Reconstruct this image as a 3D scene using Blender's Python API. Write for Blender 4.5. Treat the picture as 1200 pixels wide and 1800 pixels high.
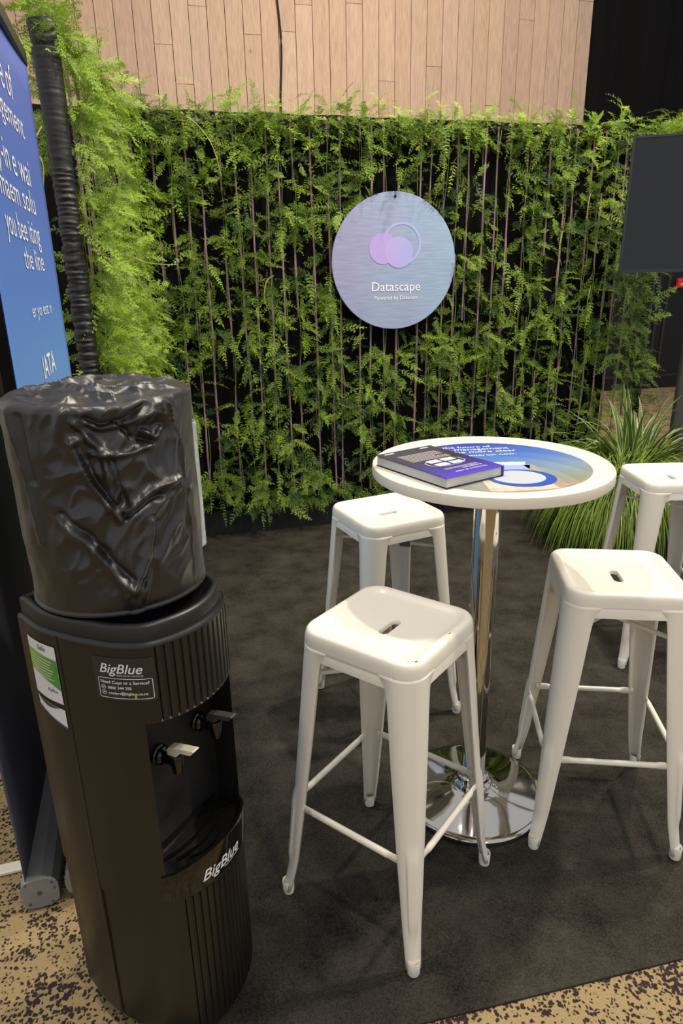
import bpy, bmesh, math, random
import numpy as np
from mathutils import Vector, Matrix, noise

for o in list(bpy.data.objects):
    bpy.data.objects.remove(o, do_unlink=True)
scene = bpy.context.scene
COL = scene.collection
rad = math.radians
PI = math.pi

# ---------------------------------------------------------------- camera
cam_d = bpy.data.cameras.new('camera')
cam = bpy.data.objects.new('camera', cam_d)
COL.objects.link(cam)
scene.camera = cam
cam_d.sensor_fit = 'VERTICAL'
cam_d.sensor_height = 36.0
cam_d.lens = 1174.9 / 1800.0 * 36.0
cam_d.clip_start = 0.05
TILT, ROLL = 0.3299, 0.0187
fwd = Vector((0, math.cos(TILT), -math.sin(TILT)))
rgt = Vector((1, 0, 0))
dwn = fwd.cross(rgt)
r2 = rgt * math.cos(ROLL) + dwn * math.sin(ROLL)
d2 = -rgt * math.sin(ROLL) + dwn * math.cos(ROLL)
M = Matrix((r2, -d2, -fwd)).transposed().to_4x4()
M.translation = Vector((0, 0, 1.4783))
cam.matrix_world = M

# ---------------------------------------------------------------- world, lights, exposure
world = bpy.data.worlds.new('world')
scene.world = world
world.use_nodes = True
wb = world.node_tree.nodes['Background']
wb.inputs[0].default_value = (0.94, 0.955, 1.0, 1)
wb.inputs[1].default_value = 0.45

def area(name, loc, target, power, size, col=(1, .90, .73)):
    d = bpy.data.lights.new(name, 'AREA')
    d.shape = 'DISK'; d.size = size; d.energy = power; d.color = col
    o = bpy.data.objects.new(name, d); COL.objects.link(o)
    o.location = loc
    o.rotation_euler = (Vector(target) - Vector(loc)).to_track_quat('-Z', 'Y').to_euler()
    return o
area('ceiling_lamp_right_back', (1.5, 2.9, 5.2), (.3, 2.0, .6), 76, .14)
area('ceiling_lamp_left', (-1.3, 1.3, 5.2), (.4, 1.8, .6), 46, .14)
area('ceiling_lamp_front', (1.3, -.6, 5.0), (.2, 2.6, .9), 36, .2)
area('ceiling_lamp_wall', (2.4, 2.2, 4.6), (-1.0, 3.3, 1.5), 75, .25)
area('ceiling_lamp_wash', (1.0, 4.6, 5.6), (.6, 8.0, 3.5), 95, .5)

vs = scene.view_settings
vs.view_transform = 'Standard'
vs.look = 'None'
vs.exposure = 0.52
vs.gamma = 1.0
vs.use_curve_mapping = False

# ---------------------------------------------------------------- helpers
def lin(r, g, b):
    f = lambda c: (c / 255 / 12.92) if c / 255 <= .04045 else ((c / 255 + .055) / 1.055) ** 2.4
    return (f(r), f(g), f(b), 1)

def mat(name, rgb, rough=.5, metal=0., spec=.5, var=0., vscale=8., bump=0., bscale=200., coat=0., stretch=None):
    m = bpy.data.materials.new(name); m.use_nodes = True
    nt = m.node_tree; N = nt.nodes; L = nt.links
    b = N['Principled BSDF']
    c = lin(*rgb)
    b.inputs['Base Color'].default_value = c
    b.inputs['Roughness'].default_value = rough
    b.inputs['Metallic'].default_value = metal
    b.inputs['Specular IOR Level'].default_value = spec
    b.inputs['Coat Weight'].default_value = coat
    tc = N.new('ShaderNodeTexCoord'); mp = N.new('ShaderNodeMapping')
    L.new(tc.outputs['Object'], mp.inputs[0])
    if stretch: mp.inputs['Scale'].default_value = stretch
    if var > 0:
        n = N.new('ShaderNodeTexNoise'); n.inputs['Scale'].default_value = vscale; n.inputs['Detail'].default_value = 5
        L.new(mp.outputs[0], n.inputs['Vector'])
        mx = N.new('ShaderNodeMix'); mx.data_type = 'RGBA'
        mx.inputs[6].default_value = tuple(max(0, x * (1 - var)) for x in c[:3]) + (1,)
        mx.inputs[7].default_value = tuple(min(1, x * (1 + var)) for x in c[:3]) + (1,)
        L.new(n.outputs['Fac'], mx.inputs[0]); L.new(mx.outputs[2], b.inputs['Base Color'])
    if bump > 0:
        n2 = N.new('ShaderNodeTexNoise'); n2.inputs['Scale'].default_value = bscale; n2.inputs['Detail'].default_value = 3
        L.new(mp.outputs[0], n2.inputs['Vector'])
        bp = N.new('ShaderNodeBump'); bp.inputs['Strength'].default_value = bump; bp.inputs['Distance'].default_value = .002
        L.new(n2.outputs['Fac'], bp.inputs['Height']); L.new(bp.outputs[0], b.inputs['Normal'])
    return m

def link(o, parent=None):
    COL.objects.link(o)
    if parent is not None: o.parent = parent
    return o

def pmesh(name, verts, faces, m, parent=None, smooth=False, loc=None, sharp=None):
    me = bpy.data.meshes.new(name)
    me.from_pydata([tuple(v) for v in verts], [], [tuple(f) for f in faces])
    me.validate()
    if m is not None: me.materials.append(m)
    o = bpy.data.objects.new(name, me); link(o, parent)
    if loc is not None: o.location = loc
    if smooth:
        bm = bmesh.new(); bm.from_mesh(me)
        bmesh.ops.recalc_face_normals(bm, faces=bm.faces[:])
        ang = sharp or rad(38)
        for e in bm.edges:
            if len(e.link_faces) == 2: e.smooth = e.calc_face_angle(0) < ang
        for f in bm.faces: f.smooth = True
        bm.to_mesh(me); bm.free()
    return o

def thing(name, label, cat, loc=(0, 0, 0), rz=0., group=None):
    o = bpy.data.objects.new(name, None); COL.objects.link(o)
    o.location = loc; o.rotation_euler = (0, 0, rz)
    o.empty_display_size = .1
    o['label'] = label; o['category'] = cat
    if group: o['group'] = group
    return o

def tag(o, label, cat, group=None):
    o['label'] = label; o['category'] = cat
    if group: o['group'] = group
    return o

def structure(o): o['kind'] = 'structure'; return o

class MB:
    def __init__(s): s.v = []; s.f = []
    def add(s, v, f):
        b = len(s.v); s.v += [tuple(x) for x in v]; s.f += [tuple(i + b for i in q) for q in f]; return s
    def box(s, x0, x1, y0, y1, z0, z1, M=None):
        v = [Vector((x, y, z)) for z in (z0, z1) for (x, y) in ((x0, y0), (x1, y0), (x1, y1), (x0, y1))]
        if M is not None: v = [M @ q for q in v]
        return s.add(v, [(3, 2, 1, 0), (4, 5, 6, 7), (0, 1, 5, 4), (1, 2, 6, 5), (2, 3, 7, 6), (3, 0, 4, 7)])
    def lathe(s, prof, n=48, c=(0, 0, 0), M=None):
        v = []; f = []
        for (r, z) in prof:
            for k in range(n):
                a = 2 * PI * k / n; q = Vector((r * math.cos(a), r * math.sin(a), z))
                if M is not None: q = M @ q
                v.append(q + Vector(c))
        for i in range(len(prof) - 1):
            for k in range(n):
                k2 = (k + 1) % n
                f.append((i * n + k, i * n + k2, (i + 1) * n + k2, (i + 1) * n + k))
        f.append(tuple(range(n - 1, -1, -1))); f.append(tuple((len(prof) - 1) * n + k for k in range(n)))
        return s.add(v, f)
    def tube(s, pts, r, n=8, flat=None):
        pts = [Vector(p) for p in pts]; rows = []
        up = Vector((0, 0, 1))
        for i, p in enumerate(pts):
            t = (pts[min(i + 1, len(pts) - 1)] - pts[max(i - 1, 0)]).normalized()
            a = t.cross(up)
            if a.length < 1e-3: a = t.cross(Vector((0, 1, 0)))
            a.normalize(); b = a.cross(t).normalized()
            ri = r[i] if isinstance(r, (list, tuple)) else r
            fl = flat[i] if flat else (1, 1)
            rows.append([p + a * ri * fl[0] * math.cos(2 * PI * k / n) + b * ri * fl[1] * math.sin(2 * PI * k / n) for k in range(n)])
        v = [q for R in rows for q in R]; f = []
        for i in range(len(rows) - 1):
            for k in range(n):
                k2 = (k + 1) % n; f.append((i * n + k, i * n + k2, (i + 1) * n + k2, (i + 1) * n + k))
        f.append(tuple(range(n - 1, -1, -1))); f.append(tuple((len(rows) - 1) * n + k for k in range(n)))
        return s.add(v, f)
    def build(s, name, m, parent=None, smooth=False, loc=None, sharp=None):
        return pmesh(name, s.v, s.f, m, parent, smooth, loc, sharp)

def bevel(o, w=.004, seg=2):
    b = o.modifiers.new('bevel', 'BEVEL'); b.width = w; b.segments = seg; b.limit_method = 'ANGLE'; return o

def text2d(body, width=None, height=None, shear=0., bold=0., align='LEFT'):
    """flat letter shapes: (verts Nx2, faces), left/bottom aligned at 0, scaled to a width or an 'x' height"""
    cu = bpy.data.curves.new('lettering_curve', 'FONT'); cu.body = body; cu.size = 1; cu.shear = shear; cu.offset = bold
    cu.align_x = 'LEFT'; cu.resolution_u = 3
    o = bpy.data.objects.new('lettering_curve', cu); COL.objects.link(o)
    dg = bpy.context.evaluated_depsgraph_get()
    me = bpy.data.meshes.new_from_object(o.evaluated_get(dg))
    v = np.array([q.co[:2] for q in me.vertices]) if len(me.vertices) else np.zeros((0, 2))
    f = [tuple(p.vertices) for p in me.polygons]
    bpy.data.objects.remove(o, do_unlink=True); bpy.data.curves.remove(cu); bpy.data.meshes.remove(me)
    v[:, 0] -= v[:, 0].min(); w = v[:, 0].max()
    sx = sy = 1.
    if width: sx = sy = width / w
    if height:
        sy = height / .72
        if not width: sx = sy
    v = v * [sx, sy]
    W_ = v[:, 0].max()
    if align == 'CENTER': v[:, 0] -= W_ / 2
    if align == 'RIGHT': v[:, 0] -= W_
    return v, f

def lettering(v2, faces, fn, m, parent, name='lettering'):
    return pmesh(name, [fn(x, y) for x, y in v2], faces, m, parent)

# ---------------------------------------------------------------- materials
M_white = mat('white_painted_steel', (240, 234, 220), .32, spec=.5, var=.035, vscale=5)
M_chrome = mat('polished_chrome', (198, 194, 188), .07, metal=1.)
M_steel = mat('dull_steel', (120, 120, 122), .35, metal=.8)
M_black = mat('black_plastic', (22, 20, 18), .38, spec=.55, bump=.06, bscale=900)
M_gloss = mat('glossy_black_plastic', (14, 13, 13), .1, spec=.6)
M_blackcloth = mat('black_stretch_fabric', (15, 14, 15), .75, spec=.25, var=.3, vscale=30, bump=.2, bscale=400)
M_sleeve = mat('gathered_black_fabric', (22, 21, 22), .5, spec=.6)
M_drape = mat('black_drape_cloth', (17, 16, 17), .9, spec=.1, var=.75, vscale=160)
M_curtain = mat('black_curtain_cloth', (14, 12, 13), .85, spec=.12, var=.4, vscale=20, stretch=(1, 1, .05))
M_lam = mat('white_laminate', (234, 226, 208), .38, var=.02, vscale=10)
M_stake = mat('mauve_cane', (166, 126, 148), .6, var=.35, vscale=18)
M_nub = mat('pale_cane_end', (170, 142, 134), .6)
M_lett = mat('white_print', (245, 245, 245), .5)
M_silver = mat('brushed_aluminium', (150, 150, 150), .45, metal=.2, var=.1, vscale=30, stretch=(1, 1, 1))
M_dark = mat('dark_navy_banner_back', (104, 108, 124), .6, spec=.3, var=.12, vscale=4)
M_darkfab = mat('charcoal_fabric', (76, 71, 68), .85, spec=.2, var=.25, vscale=60)
M_paper = mat('book_pages', (200, 198, 196), .8, var=.15, vscale=1.0, stretch=(3, 3, 900))
M_plate = mat('pale_plate', (205, 205, 205), .5)

def leaf_mat(name, dark, light, rough=.45):
    m = bpy.data.materials.new(name); m.use_nodes = True
    nt = m.node_tree; N = nt.nodes; L = nt.links; b = N['Principled BSDF']
    a = N.new('ShaderNodeAttribute'); a.attribute_name = 'tone'
    r = N.new('ShaderNodeValToRGB')
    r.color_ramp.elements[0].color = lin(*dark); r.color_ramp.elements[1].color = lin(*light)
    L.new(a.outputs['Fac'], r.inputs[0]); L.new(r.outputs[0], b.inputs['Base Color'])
    b.inputs['Roughness'].default_value = rough; b.inputs['Specular IOR Level'].default_value = .35
    tr = N.new('ShaderNodeBsdfTranslucent'); L.new(r.outputs[0], tr.inputs[0])
    mx = N.new('ShaderNodeMixShader'); mx.inputs[0].default_value = .22
    L.new(b.outputs[0], mx.inputs[1]); L.new(tr.outputs[0], mx.inputs[2])
    L.new(mx.outputs[0], N['Material Output'].inputs[0])
    return m
M_fern = leaf_mat('fern_green', (30, 66, 20), (170, 200, 70))
M_grass = leaf_mat('grass_green', (58, 92, 24), (166, 188, 80))

def blade_mat():
    m = bpy.data.materials.new('variegated_blade'); m.use_nodes = True
    nt = m.node_tree; N = nt.nodes; L = nt.links; b = N['Principled BSDF']
    a = N.new('ShaderNodeAttribute'); a.attribute_name = 'tone'
    r = N.new('ShaderNodeValToRGB')
    r.color_ramp.elements[0].color = lin(82, 112, 48); r.color_ramp.elements[1].color = lin(205, 208, 150)
    r.color_ramp.elements[0].position = .45; r.color_ramp.elements[1].position = .75
    L.new(a.outputs['Fac'], r.inputs[0]); L.new(r.outputs[0], b.inputs['Base Color'])
    b.inputs['Roughness'].default_value = .4
    return m
M_blade = blade_mat()

def carpet_beige():
    m = bpy.data.materials.new('speckled_tan_carpet'); m.use_nodes = True
    nt = m.node_tree; N = nt.nodes; L = nt.links; b = N['Principled BSDF']
    b.inputs['Roughness'].default_value = .95; b.inputs['Specular IOR Level'].default_value = .1
    tc = N.new('ShaderNodeTexCoord')
    v = N.new('ShaderNodeTexVoronoi'); v.inputs['Scale'].default_value = 118; v.inputs['Randomness'].default_value = .85
    wn = N.new('ShaderNodeTexNoise'); wn.inputs['Scale'].default_value = 75; wn.inputs['Detail'].default_value = 3
    L.new(tc.outputs['Object'], wn.inputs['Vector'])
    wv = N.new('ShaderNodeVectorMath'); wv.operation = 'MULTIPLY_ADD'; wv.inputs[1].default_value = (.016, .016, .0)
    L.new(wn.outputs['Color'], wv.inputs[0]); L.new(tc.outputs['Object'], wv.inputs[2]); L.new(wv.outputs[0], v.inputs['Vector'])
    # size of each dark tuft follows a slow clump noise
    c = N.new('ShaderNodeTexNoise'); c.inputs['Scale'].default_value = 9; c.inputs['Detail'].default_value = 4; c.inputs['Roughness'].default_value = .65
    L.new(tc.outputs['Object'], c.inputs['Vector'])
    mr = N.new('ShaderNodeMapRange'); mr.inputs[1].default_value = .36; mr.inputs[2].default_value = .68; mr.inputs[3].default_value = .26; mr.inputs[4].default_value = .80
    L.new(c.outputs['Fac'], mr.inputs[0])
    sub = N.new('ShaderNodeMath'); sub.operation = 'SUBTRACT'
    L.new(mr.outputs[0], sub.inputs[0]); L.new(v.outputs['Distance'], sub.inputs[1])
    sc = N.new('ShaderNodeMapRange'); sc.inputs[1].default_value = -.05; sc.inputs[2].default_value = .09
    L.new(sub.outputs[0], sc.inputs[0])
    rnd = N.new('ShaderNodeMath'); rnd.operation = 'GREATER_THAN'; rnd.inputs[1].default_value = .25
    sep = N.new('ShaderNodeSeparateColor'); L.new(v.outputs['Color'], sep.inputs[0]); L.new(sep.outputs[0], rnd.inputs[0])
    mul = N.new('ShaderNodeMath'); mul.operation = 'MULTIPLY'; L.new(sc.outputs[0], mul.inputs[0]); L.new(rnd.outputs[0], mul.inputs[1])
    f = N.new('ShaderNodeTexNoise'); f.inputs['Scale'].default_value = 320; f.inputs['Detail'].default_value = 2
    L.new(tc.outputs['Object'], f.inputs['Vector'])
    base = N.new('ShaderNodeMix'); base.data_type = 'RGBA'
    base.inputs[6].default_value = lin(130, 111, 76); base.inputs[7].default_value = lin(180, 158, 116)
    L.new(f.outputs['Fac'], base.inputs[0])
    mx = N.new('ShaderNodeMix'); mx.data_type = 'RGBA'
    L.new(mul.outputs[0], mx.inputs[0]); L.new(base.outputs[2], mx.inputs[6]); mx.inputs[7].default_value = lin(56, 44, 46)
    L.new(mx.outputs[2], b.inputs['Base Color'])
    bp = N.new('ShaderNodeBump'); bp.inputs['Strength'].default_value = .5; bp.inputs['Distance'].default_value = .003
    L.new(f.outputs['Fac'], bp.inputs['Height']); L.new(bp.outputs[0], b.inputs['Normal'])
    return m

def carpet_black():
    m = bpy.data.materials.new('black_needle_felt'); m.use_nodes = True
    nt = m.node_tree; N = nt.nodes; L = nt.links; b = N['Principled BSDF']
    b.inputs['Roughness'].default_value = .95; b.inputs['Specular IOR Level'].default_value = .12
    tc = N.new('ShaderNodeTexCoord')
    f = N.new('ShaderNodeTexNoise'); f.inputs['Scale'].default_value = 260; f.inputs['Detail'].default_value = 3
    g = N.new('ShaderNodeTexNoise'); g.inputs['Scale'].default_value = 7; g.inputs['Detail'].default_value = 5; g.inputs['Roughness'].default_value = .6
    L.new(tc.outputs['Object'], f.inputs['Vector']); L.new(tc.outputs['Object'], g.inputs['Vector'])
    a = N.new('ShaderNodeMath'); a.operation = 'MULTIPLY_ADD'; a.inputs[1].default_value = .5; 
    L.new(f.outputs['Fac'], a.inputs[0])
    h = N.new('ShaderNodeMath'); h.operation = 'MULTIPLY'; h.inputs[1].default_value = .5
    L.new(g.outputs['Fac'], h.inputs[0]); L.new(h.outputs[0], a.inputs[2])
    r = N.new('ShaderNodeValToRGB')
    r.color_ramp.elements[0].position = .34; r.color_ramp.elements[0].color = lin(27, 25, 23)
    r.color_ramp.elements[1].position = .68; r.color_ramp.elements[1].color = lin(74, 69, 61)
    L.new(a.outputs[0], r.inputs[0]); L.new(r.outputs[0], b.inputs['Base Color'])
    bp = N.new('ShaderNodeBump'); bp.inputs['Strength'].default_value = .45; bp.inputs['Distance'].default_value = .003
    L.new(f.outputs['Fac'], bp.inputs['Height']); L.new(bp.outputs[0], b.inputs['Normal'])
    return m

def wood_mat(i, tint):
    m = bpy.data.materials.new('limed_oak'); m.use_nodes = True
    nt = m.node_tree; N = nt.nodes; L = nt.links; b = N['Principled BSDF']
    b.inputs['Roughness'].default_value = .6; b.inputs['Specular IOR Level'].default_value = .25
    tc = N.new('ShaderNodeTexCoord'); oi = N.new('ShaderNodeObjectInfo')
    mp = N.new('ShaderNodeMapping'); mp.inputs['Scale'].default_value = (1, 1, .09)
    ad = N.new('ShaderNodeVectorMath'); ad.operation = 'ADD'
    mu = N.new('ShaderNodeVectorMath'); mu.operation = 'SCALE'; mu.inputs['Scale'].default_value = 37.
    cx = N.new('ShaderNodeCombineXYZ'); L.new(oi.outputs['Random'], cx.inputs[0]); L.new(oi.outputs['Random'], cx.inputs[2])
    L.new(cx.outputs[0], mu.inputs[0]); L.new(tc.outputs['Object'], ad.inputs[0]); L.new(mu.outputs[0], ad.inputs[1]); L.new(ad.outputs[0], mp.inputs[0])
    n = N.new('ShaderNodeTexNoise'); n.inputs['Scale'].default_value = 11; n.inputs['Detail'].default_value = 4; n.inputs['Distortion'].default_value = 1.6
    L.new(mp.outputs[0], n.inputs['Vector'])
    w = N.new('ShaderNodeMath'); w.operation = 'MULTIPLY'; w.inputs[1].default_value = 34
    L.new(n.outputs['Fac'], w.inputs[0])
    s = N.new('ShaderNodeMath'); s.operation = 'SINE'; L.new(w.outputs[0], s.inputs[0])
    n2 = N.new('ShaderNodeTexNoise'); n2.inputs['Scale'].default_value = 90; n2.inputs['Detail'].default_value = 3
    L.new(mp.outputs[0], n2.inputs['Vector'])
    sm = N.new('ShaderNodeMath'); sm.operation = 'MULTIPLY_ADD'; sm.inputs[1].default_value = .10
    L.new(s.outputs[0], sm.inputs[0]); L.new(n2.outputs['Fac'], sm.inputs[2])
    r = N.new('ShaderNodeValToRGB')
    d = lin(*[c * .90 for c in tint]); l = lin(*[min(255, c * 1.05) for c in tint])
    r.color_ramp.elements[0].position = .2; r.color_ramp.elements[0].color = d
    r.color_ramp.elements[1].position = .8; r.color_ramp.elements[1].color = l
    L.new(sm.outputs[0], r.inputs[0])
    v = N.new('ShaderNodeTexVoronoi'); v.inputs['Scale'].default_value = 1.9
    mp2 = N.new('ShaderNodeMapping'); mp2.inputs['Scale'].default_value = (1.6, 1.6, .9)
    L.new(ad.outputs[0], mp2.inputs[0]); L.new(mp2.outputs[0], v.inputs['Vector'])
    k = N.new('ShaderNodeMapRange'); k.inputs[1].default_value = .02; k.inputs[2].default_value = .045; k.inputs[3].default_value = .55; k.inputs[4].default_value = 0
    L.new(v.outputs['Distance'], k.inputs[0])
    mx = N.new('ShaderNodeMix'); mx.data_type = 'RGBA'; mx.inputs[7].default_value = lin(92, 70, 54)
    L.new(k.outputs[0], mx.inputs[0]); L.new(r.outputs[0], mx.inputs[6]); L.new(mx.outputs[2], b.inputs['Base Color'])
    return m

def ramp_mat(name, axis, stops, rough=.45, lo=0., hi=1., spec=.4):
    """printed sheet: colours run along an object axis"""
    m = bpy.data.materials.new(name); m.use_nodes = True
    nt = m.node_tree; N = nt.nodes; L = nt.links; b = N['Principled BSDF']
    b.inputs['Roughness'].default_value = rough; b.inputs['Specular IOR Level'].default_value = spec
    tc = N.new('ShaderNodeTexCoord'); dt = N.new('ShaderNodeVectorMath'); dt.operation = 'DOT_PRODUCT'
    dt.inputs[1].default_value = axis; L.new(tc.outputs['Object'], dt.inputs[0])
    mr = N.new('ShaderNodeMapRange'); mr.inputs[1].default_value = lo; mr.inputs[2].default_value = hi
    L.new(dt.outputs['Value'], mr.inputs[0])
    r = N.new('ShaderNodeValToRGB')
    while len(r.color_ramp.elements) < len(stops): r.color_ramp.elements.new(.5)
    for e, (p, c) in zip(r.color_ramp.elements, stops): e.position = p; e.color = lin(*c)
    L.new(mr.outputs[0], r.inputs[0]); L.new(r.outputs[0], b.inputs['Base Color'])
    return m

# ---------------------------------------------------------------- floor, walls
floor = pmesh('floor', [(-9, -5, 0), (12, -5, 0), (12, 16, 0), (-9, 16, 0)], [(0, 1, 2, 3)], carpet_beige())
structure(floor)

HD = Vector((.973, .231, 0)).normalized()      # direction of the fern wall, left to right
HN = Vector((HD.y, -HD.x, 0))                   # faces the viewer
HO = Vector((-1.07, 3.845, 0))                  # left rear corner of the fern wall
def hw(s, o, z=0.): return HO + HD * s + HN * o + Vector((0, 0, z))
HRZ = math.atan2(HD.y, HD.x)

# black needle-felt stand carpet
A = Vector((.159, .981, 0)); Ld = Vector((.603, .129, 0)).normalized()
c0 = A + Ld * -.56; c1 = A + Ld * 4.6
c2 = hw(5.05, .012); c3 = hw(.04, .012)
cm = MB()
top = [Vector((p.x, p.y, .006)) for p in (c0, c1, c2, c3)]; bot = [Vector((p.x, p.y, 0)) for p in (c0, c1, c2, c3)]
cm.add(bot + top, [(4, 5, 6, 7), (0, 1, 5, 4), (1, 2, 6, 5), (2, 3, 7, 6), (3, 0, 4, 7)])
tag(cm.build('carpet', carpet_black()), 'black felt carpet laid over the tan speckled floor under the stools', 'carpet')

# back wall: oak boards on a dark substrate, black curtain to its right
BO = Vector((0, 8.3, 0)); BD = HD; BN = HN
def bw(x, o, z): 
    s = x / BD.x
    return BO + BD * s + BN * o + Vector((0, 0, z))
wall = thing('wall_back', '', '', (0, 0, 0)); del wall['label']; del wall['category']; structure(wall)
XR = 2.945
wm = MB(); wm.add([bw(-6, .0, 0), bw(XR, .0, 0), bw(XR, .0, 7), bw(-6, .0, 7), bw(-6, -.1, 0), bw(XR, -.1, 0), bw(XR, -.1, 7), bw(-6, -.1, 7)],
                  [(0, 1, 2, 3), (1, 5, 6, 2), (4, 7, 6, 5), (0, 3, 7, 4), (3, 2, 6, 7), (0, 4, 5, 1)])
wm.build('wall_board', mat('wall_substrate', (40, 30, 24), .9), wall)
woods = [wood_mat(i, t) for i, t in enumerate([(196, 166, 142), (192, 161, 137), (187, 157, 136), (199, 169, 146), (194, 164, 143)])]
rng = random.Random(5)
PW = .1755
ncol = int((XR + 5.9) / PW)
for i in range(ncol):
    x1 = XR - i * PW; x0 = x1 - PW + .006
    z = rng.uniform(-1.5, 0.)
    while z < 7:
        ln = rng.choice((1.9, 2.2, 2.5))
        za, zb = max(z, 0), min(z + ln, 7)
        z += ln
        if zb - za < .1 or zb < 1.9 or za > 5.4: continue
        th = .016 + rng.uniform(0, .0025)
        q = MB(); q.add([bw(x0, 0, za) - bw(x0, 0, 0), bw(x1, 0, za) - bw(x0, 0, 0), bw(x1, 0, zb - .004) - bw(x0, 0, 0), bw(x0, 0, zb - .004) - bw(x0, 0, 0),
                         bw(x0, th, za) - bw(x0, 0, 0), bw(x1, th, za) - bw(x0, 0, 0), bw(x1, th, zb - .004) - bw(x0, 0, 0), bw(x0, th, zb - .004) - bw(x0, 0, 0)],
                        [(4, 5, 6, 7), (0, 4, 7, 3), (1, 2, 6, 5), (3, 7, 6, 2), (0, 1, 5, 4)])
        q.build('plank', woods[rng.choice((0, 0, 1, 1, 2, 3, 4))], wall, loc=bw(x0, 0, 0))

def curtain_mesh(p0, p1, z0, z1, amp, wave, nrm, m, name, parent=None, nz=2, seed=0):
    n = int((p1 - p0).length / .02)
    v = []; f = []
    for j in range(nz):
        z = z0 + (z1 - z0) * j / (nz - 1)
        for i in range(n + 1):
            s = i / n; d = (p1 - p0).length * s
            off = amp * (math.sin(d * wave + 1.3 * math.sin(d * 1.7 + seed)) + .4 * math.sin(d * wave * 2.3 + seed))
            v.append(p0 + (p1 - p0) * s + nrm * off + Vector((0, 0, z)))
    for j in range(nz - 1):
        for i in range(n):
            a = j * (n + 1) + i; f.append((a, a + 1, a + n + 2, a + n + 1))
    return pmesh(name, v, f, m, parent, smooth=True, sharp=rad(80))
cw = curtain_mesh(bw(XR + .02, -.02, 0), bw(9.5, -.02, 0), 1.9, 7, .045, 9, BN, M_curtain, 'curtain')
tag(cw, 'tall black curtain hanging to the right of the oak boards', 'curtain')
wr = MB(); P = [bw(XR + .01, -.1, 0), bw(9.5, -.1, 0)]
wr.add([P[0], P[1], P[1] + Vector((0, 0, 2.4)), P[0] + Vector((0, 0, 2.4))], [(0, 1, 2, 3)])
wrt = structure(wr.build('wall_right', mat('black_painted_wall', (17, 16, 18), .6, spec=.3)))
for k, (xa, xb) in enumerate([(3.55, 4.35), (4.45, 5.25), (5.35, 6.15)]):     # framed panels low on the black wall
    for (ua, ub, za, zb) in ((xa, xb, 1.62, 1.66), (xa, xb, .16, .2), (xa, xa + .04, .2, 1.62), (xb - .04, xb, .2, 1.62)):
        q = MB(); v = [bw(ua, -.1, za), bw(ub, -.1, za), bw(ub, -.1, zb), bw(ua, -.1, zb)]
        q.add(v + [x + BN * .012 for x in v], [(4, 5, 6, 7), (0, 1, 5, 4), (1, 2, 6, 5), (2, 3, 7, 6), (3, 0, 4, 7)])
        q.build('panel_moulding', mat('black_moulding', (24, 22, 24), .45) if k == 0 else bpy.data.materials['black_moulding'], wrt)
# red call point on the black wall
cp = thing('call_point', 'small red call point box on the black wall beside the television stand', 'alarm', bw(4.63, -.1, 1.40), HRZ)
bevel(MB().box(-.055, .06, -.045, -.002, -.06, .06).build('housing', mat('red_plastic', (215, 30, 34), .35), cp), .006)
MB().box(-.01, .03, -.049, -.045, -.03, .0).build('window_plate', mat('yellow_plate', (225, 190, 60), .5), cp)

# thin black cable hanging down the boards
cb = MB(); pts = []
for k in range(40):
    z = 1.9 + k * .08
    pts.append(bw(-.575 + .022 * math.sin(z * 2.1) + .012 * math.sin(z * 5.3), .034, z))
cb.tube(pts, .011, 6)
tag(cb.build('cable', mat('black_rubber', (14, 13, 13), .6), smooth=True), 'thin black cable hanging down the oak boards', 'cable')

# black drape right behind the fern wall
dr = curtain_mesh(hw(-1.6, -.17), hw(2.93, -.17), 0.0, 2.37, .012, 14, HN, M_drape, 'drape', seed=2)
tag(dr, 'short black drape standing behind the fern wall and blue banner', 'drape')

# ---------------------------------------------------------------- ferns
nrg = np.random.default_rng(11)
def frond_proto(rg, L=.18, nb=11, wide=.055):
    V = []; F = []
    def tri(a, b, c):
        k = len(V); V.extend([a, b, c]); F.append((k, k + 1, k + 2))
    bend = rg.uniform(.15, .5)
    side = rg.uniform(-.25, .25)
    def axis(u): return np.array([side * L * u * u, L * u * (1 - .12 * u * u), -bend * L * u * u])
    for i in range(6):
        a = axis(i / 6); b = axis((i + 1) / 6); w = .0011
        tri(a + [-w, 0, 0], a + [w, 0, 0], b)
    for i in range(nb):
        u = .1 + .88 * i / (nb - 1)
        prof = math.sin(PI * min(1, (u * .92 + .12)) ** .8) ** .7 if u < .99 else .2
        p = axis(u)
        for sg in (-1, 1):
            if rg.random() < .08: continue
            bl = wide * max(.16, prof) * rg.uniform(.7, 1.15)
            an = rad(rg.uniform(42, 66)) * (1 - .35 * u)
            d = np.array([sg * math.sin(an), math.cos(an), rg.uniform(-.35, .25)])
            d /= np.linalg.norm(d); nn = np.array([-d[1], d[0], 0]) ; nn /= np.linalg.norm(nn)
            w = .0034
            tri(p - nn * w * .35, p + nn * w * .35 + d * bl * .1, p + d * bl)
            for k in range(3):
                q = p + d * bl * (.18 + .27 * k)
                for s2 in (-1, 1):
                    ll = bl * (.42 - .08 * k) * rg.uniform(.75, 1.2)
                    dd = d * .72 + nn * s2 * .72 + np.array([0, 0, rg.uniform(-.25, .25)])
                    e = q + dd * ll
                    tri(q - d * w * .75, q + d * w * .75, e)
    return np.array(V), np.array(F)
FRONDS = [frond_proto(nrg, L=nrg.uniform(.12, .2), nb=int(nrg.integers(10, 15)), wide=nrg.uniform(.024, .044)) for _ in range(14)]
FINE = [frond_proto(nrg, L=nrg.uniform(.12, .19), nb=12, wide=nrg.uniform(.03, .045)) for _ in range(6)]

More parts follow.
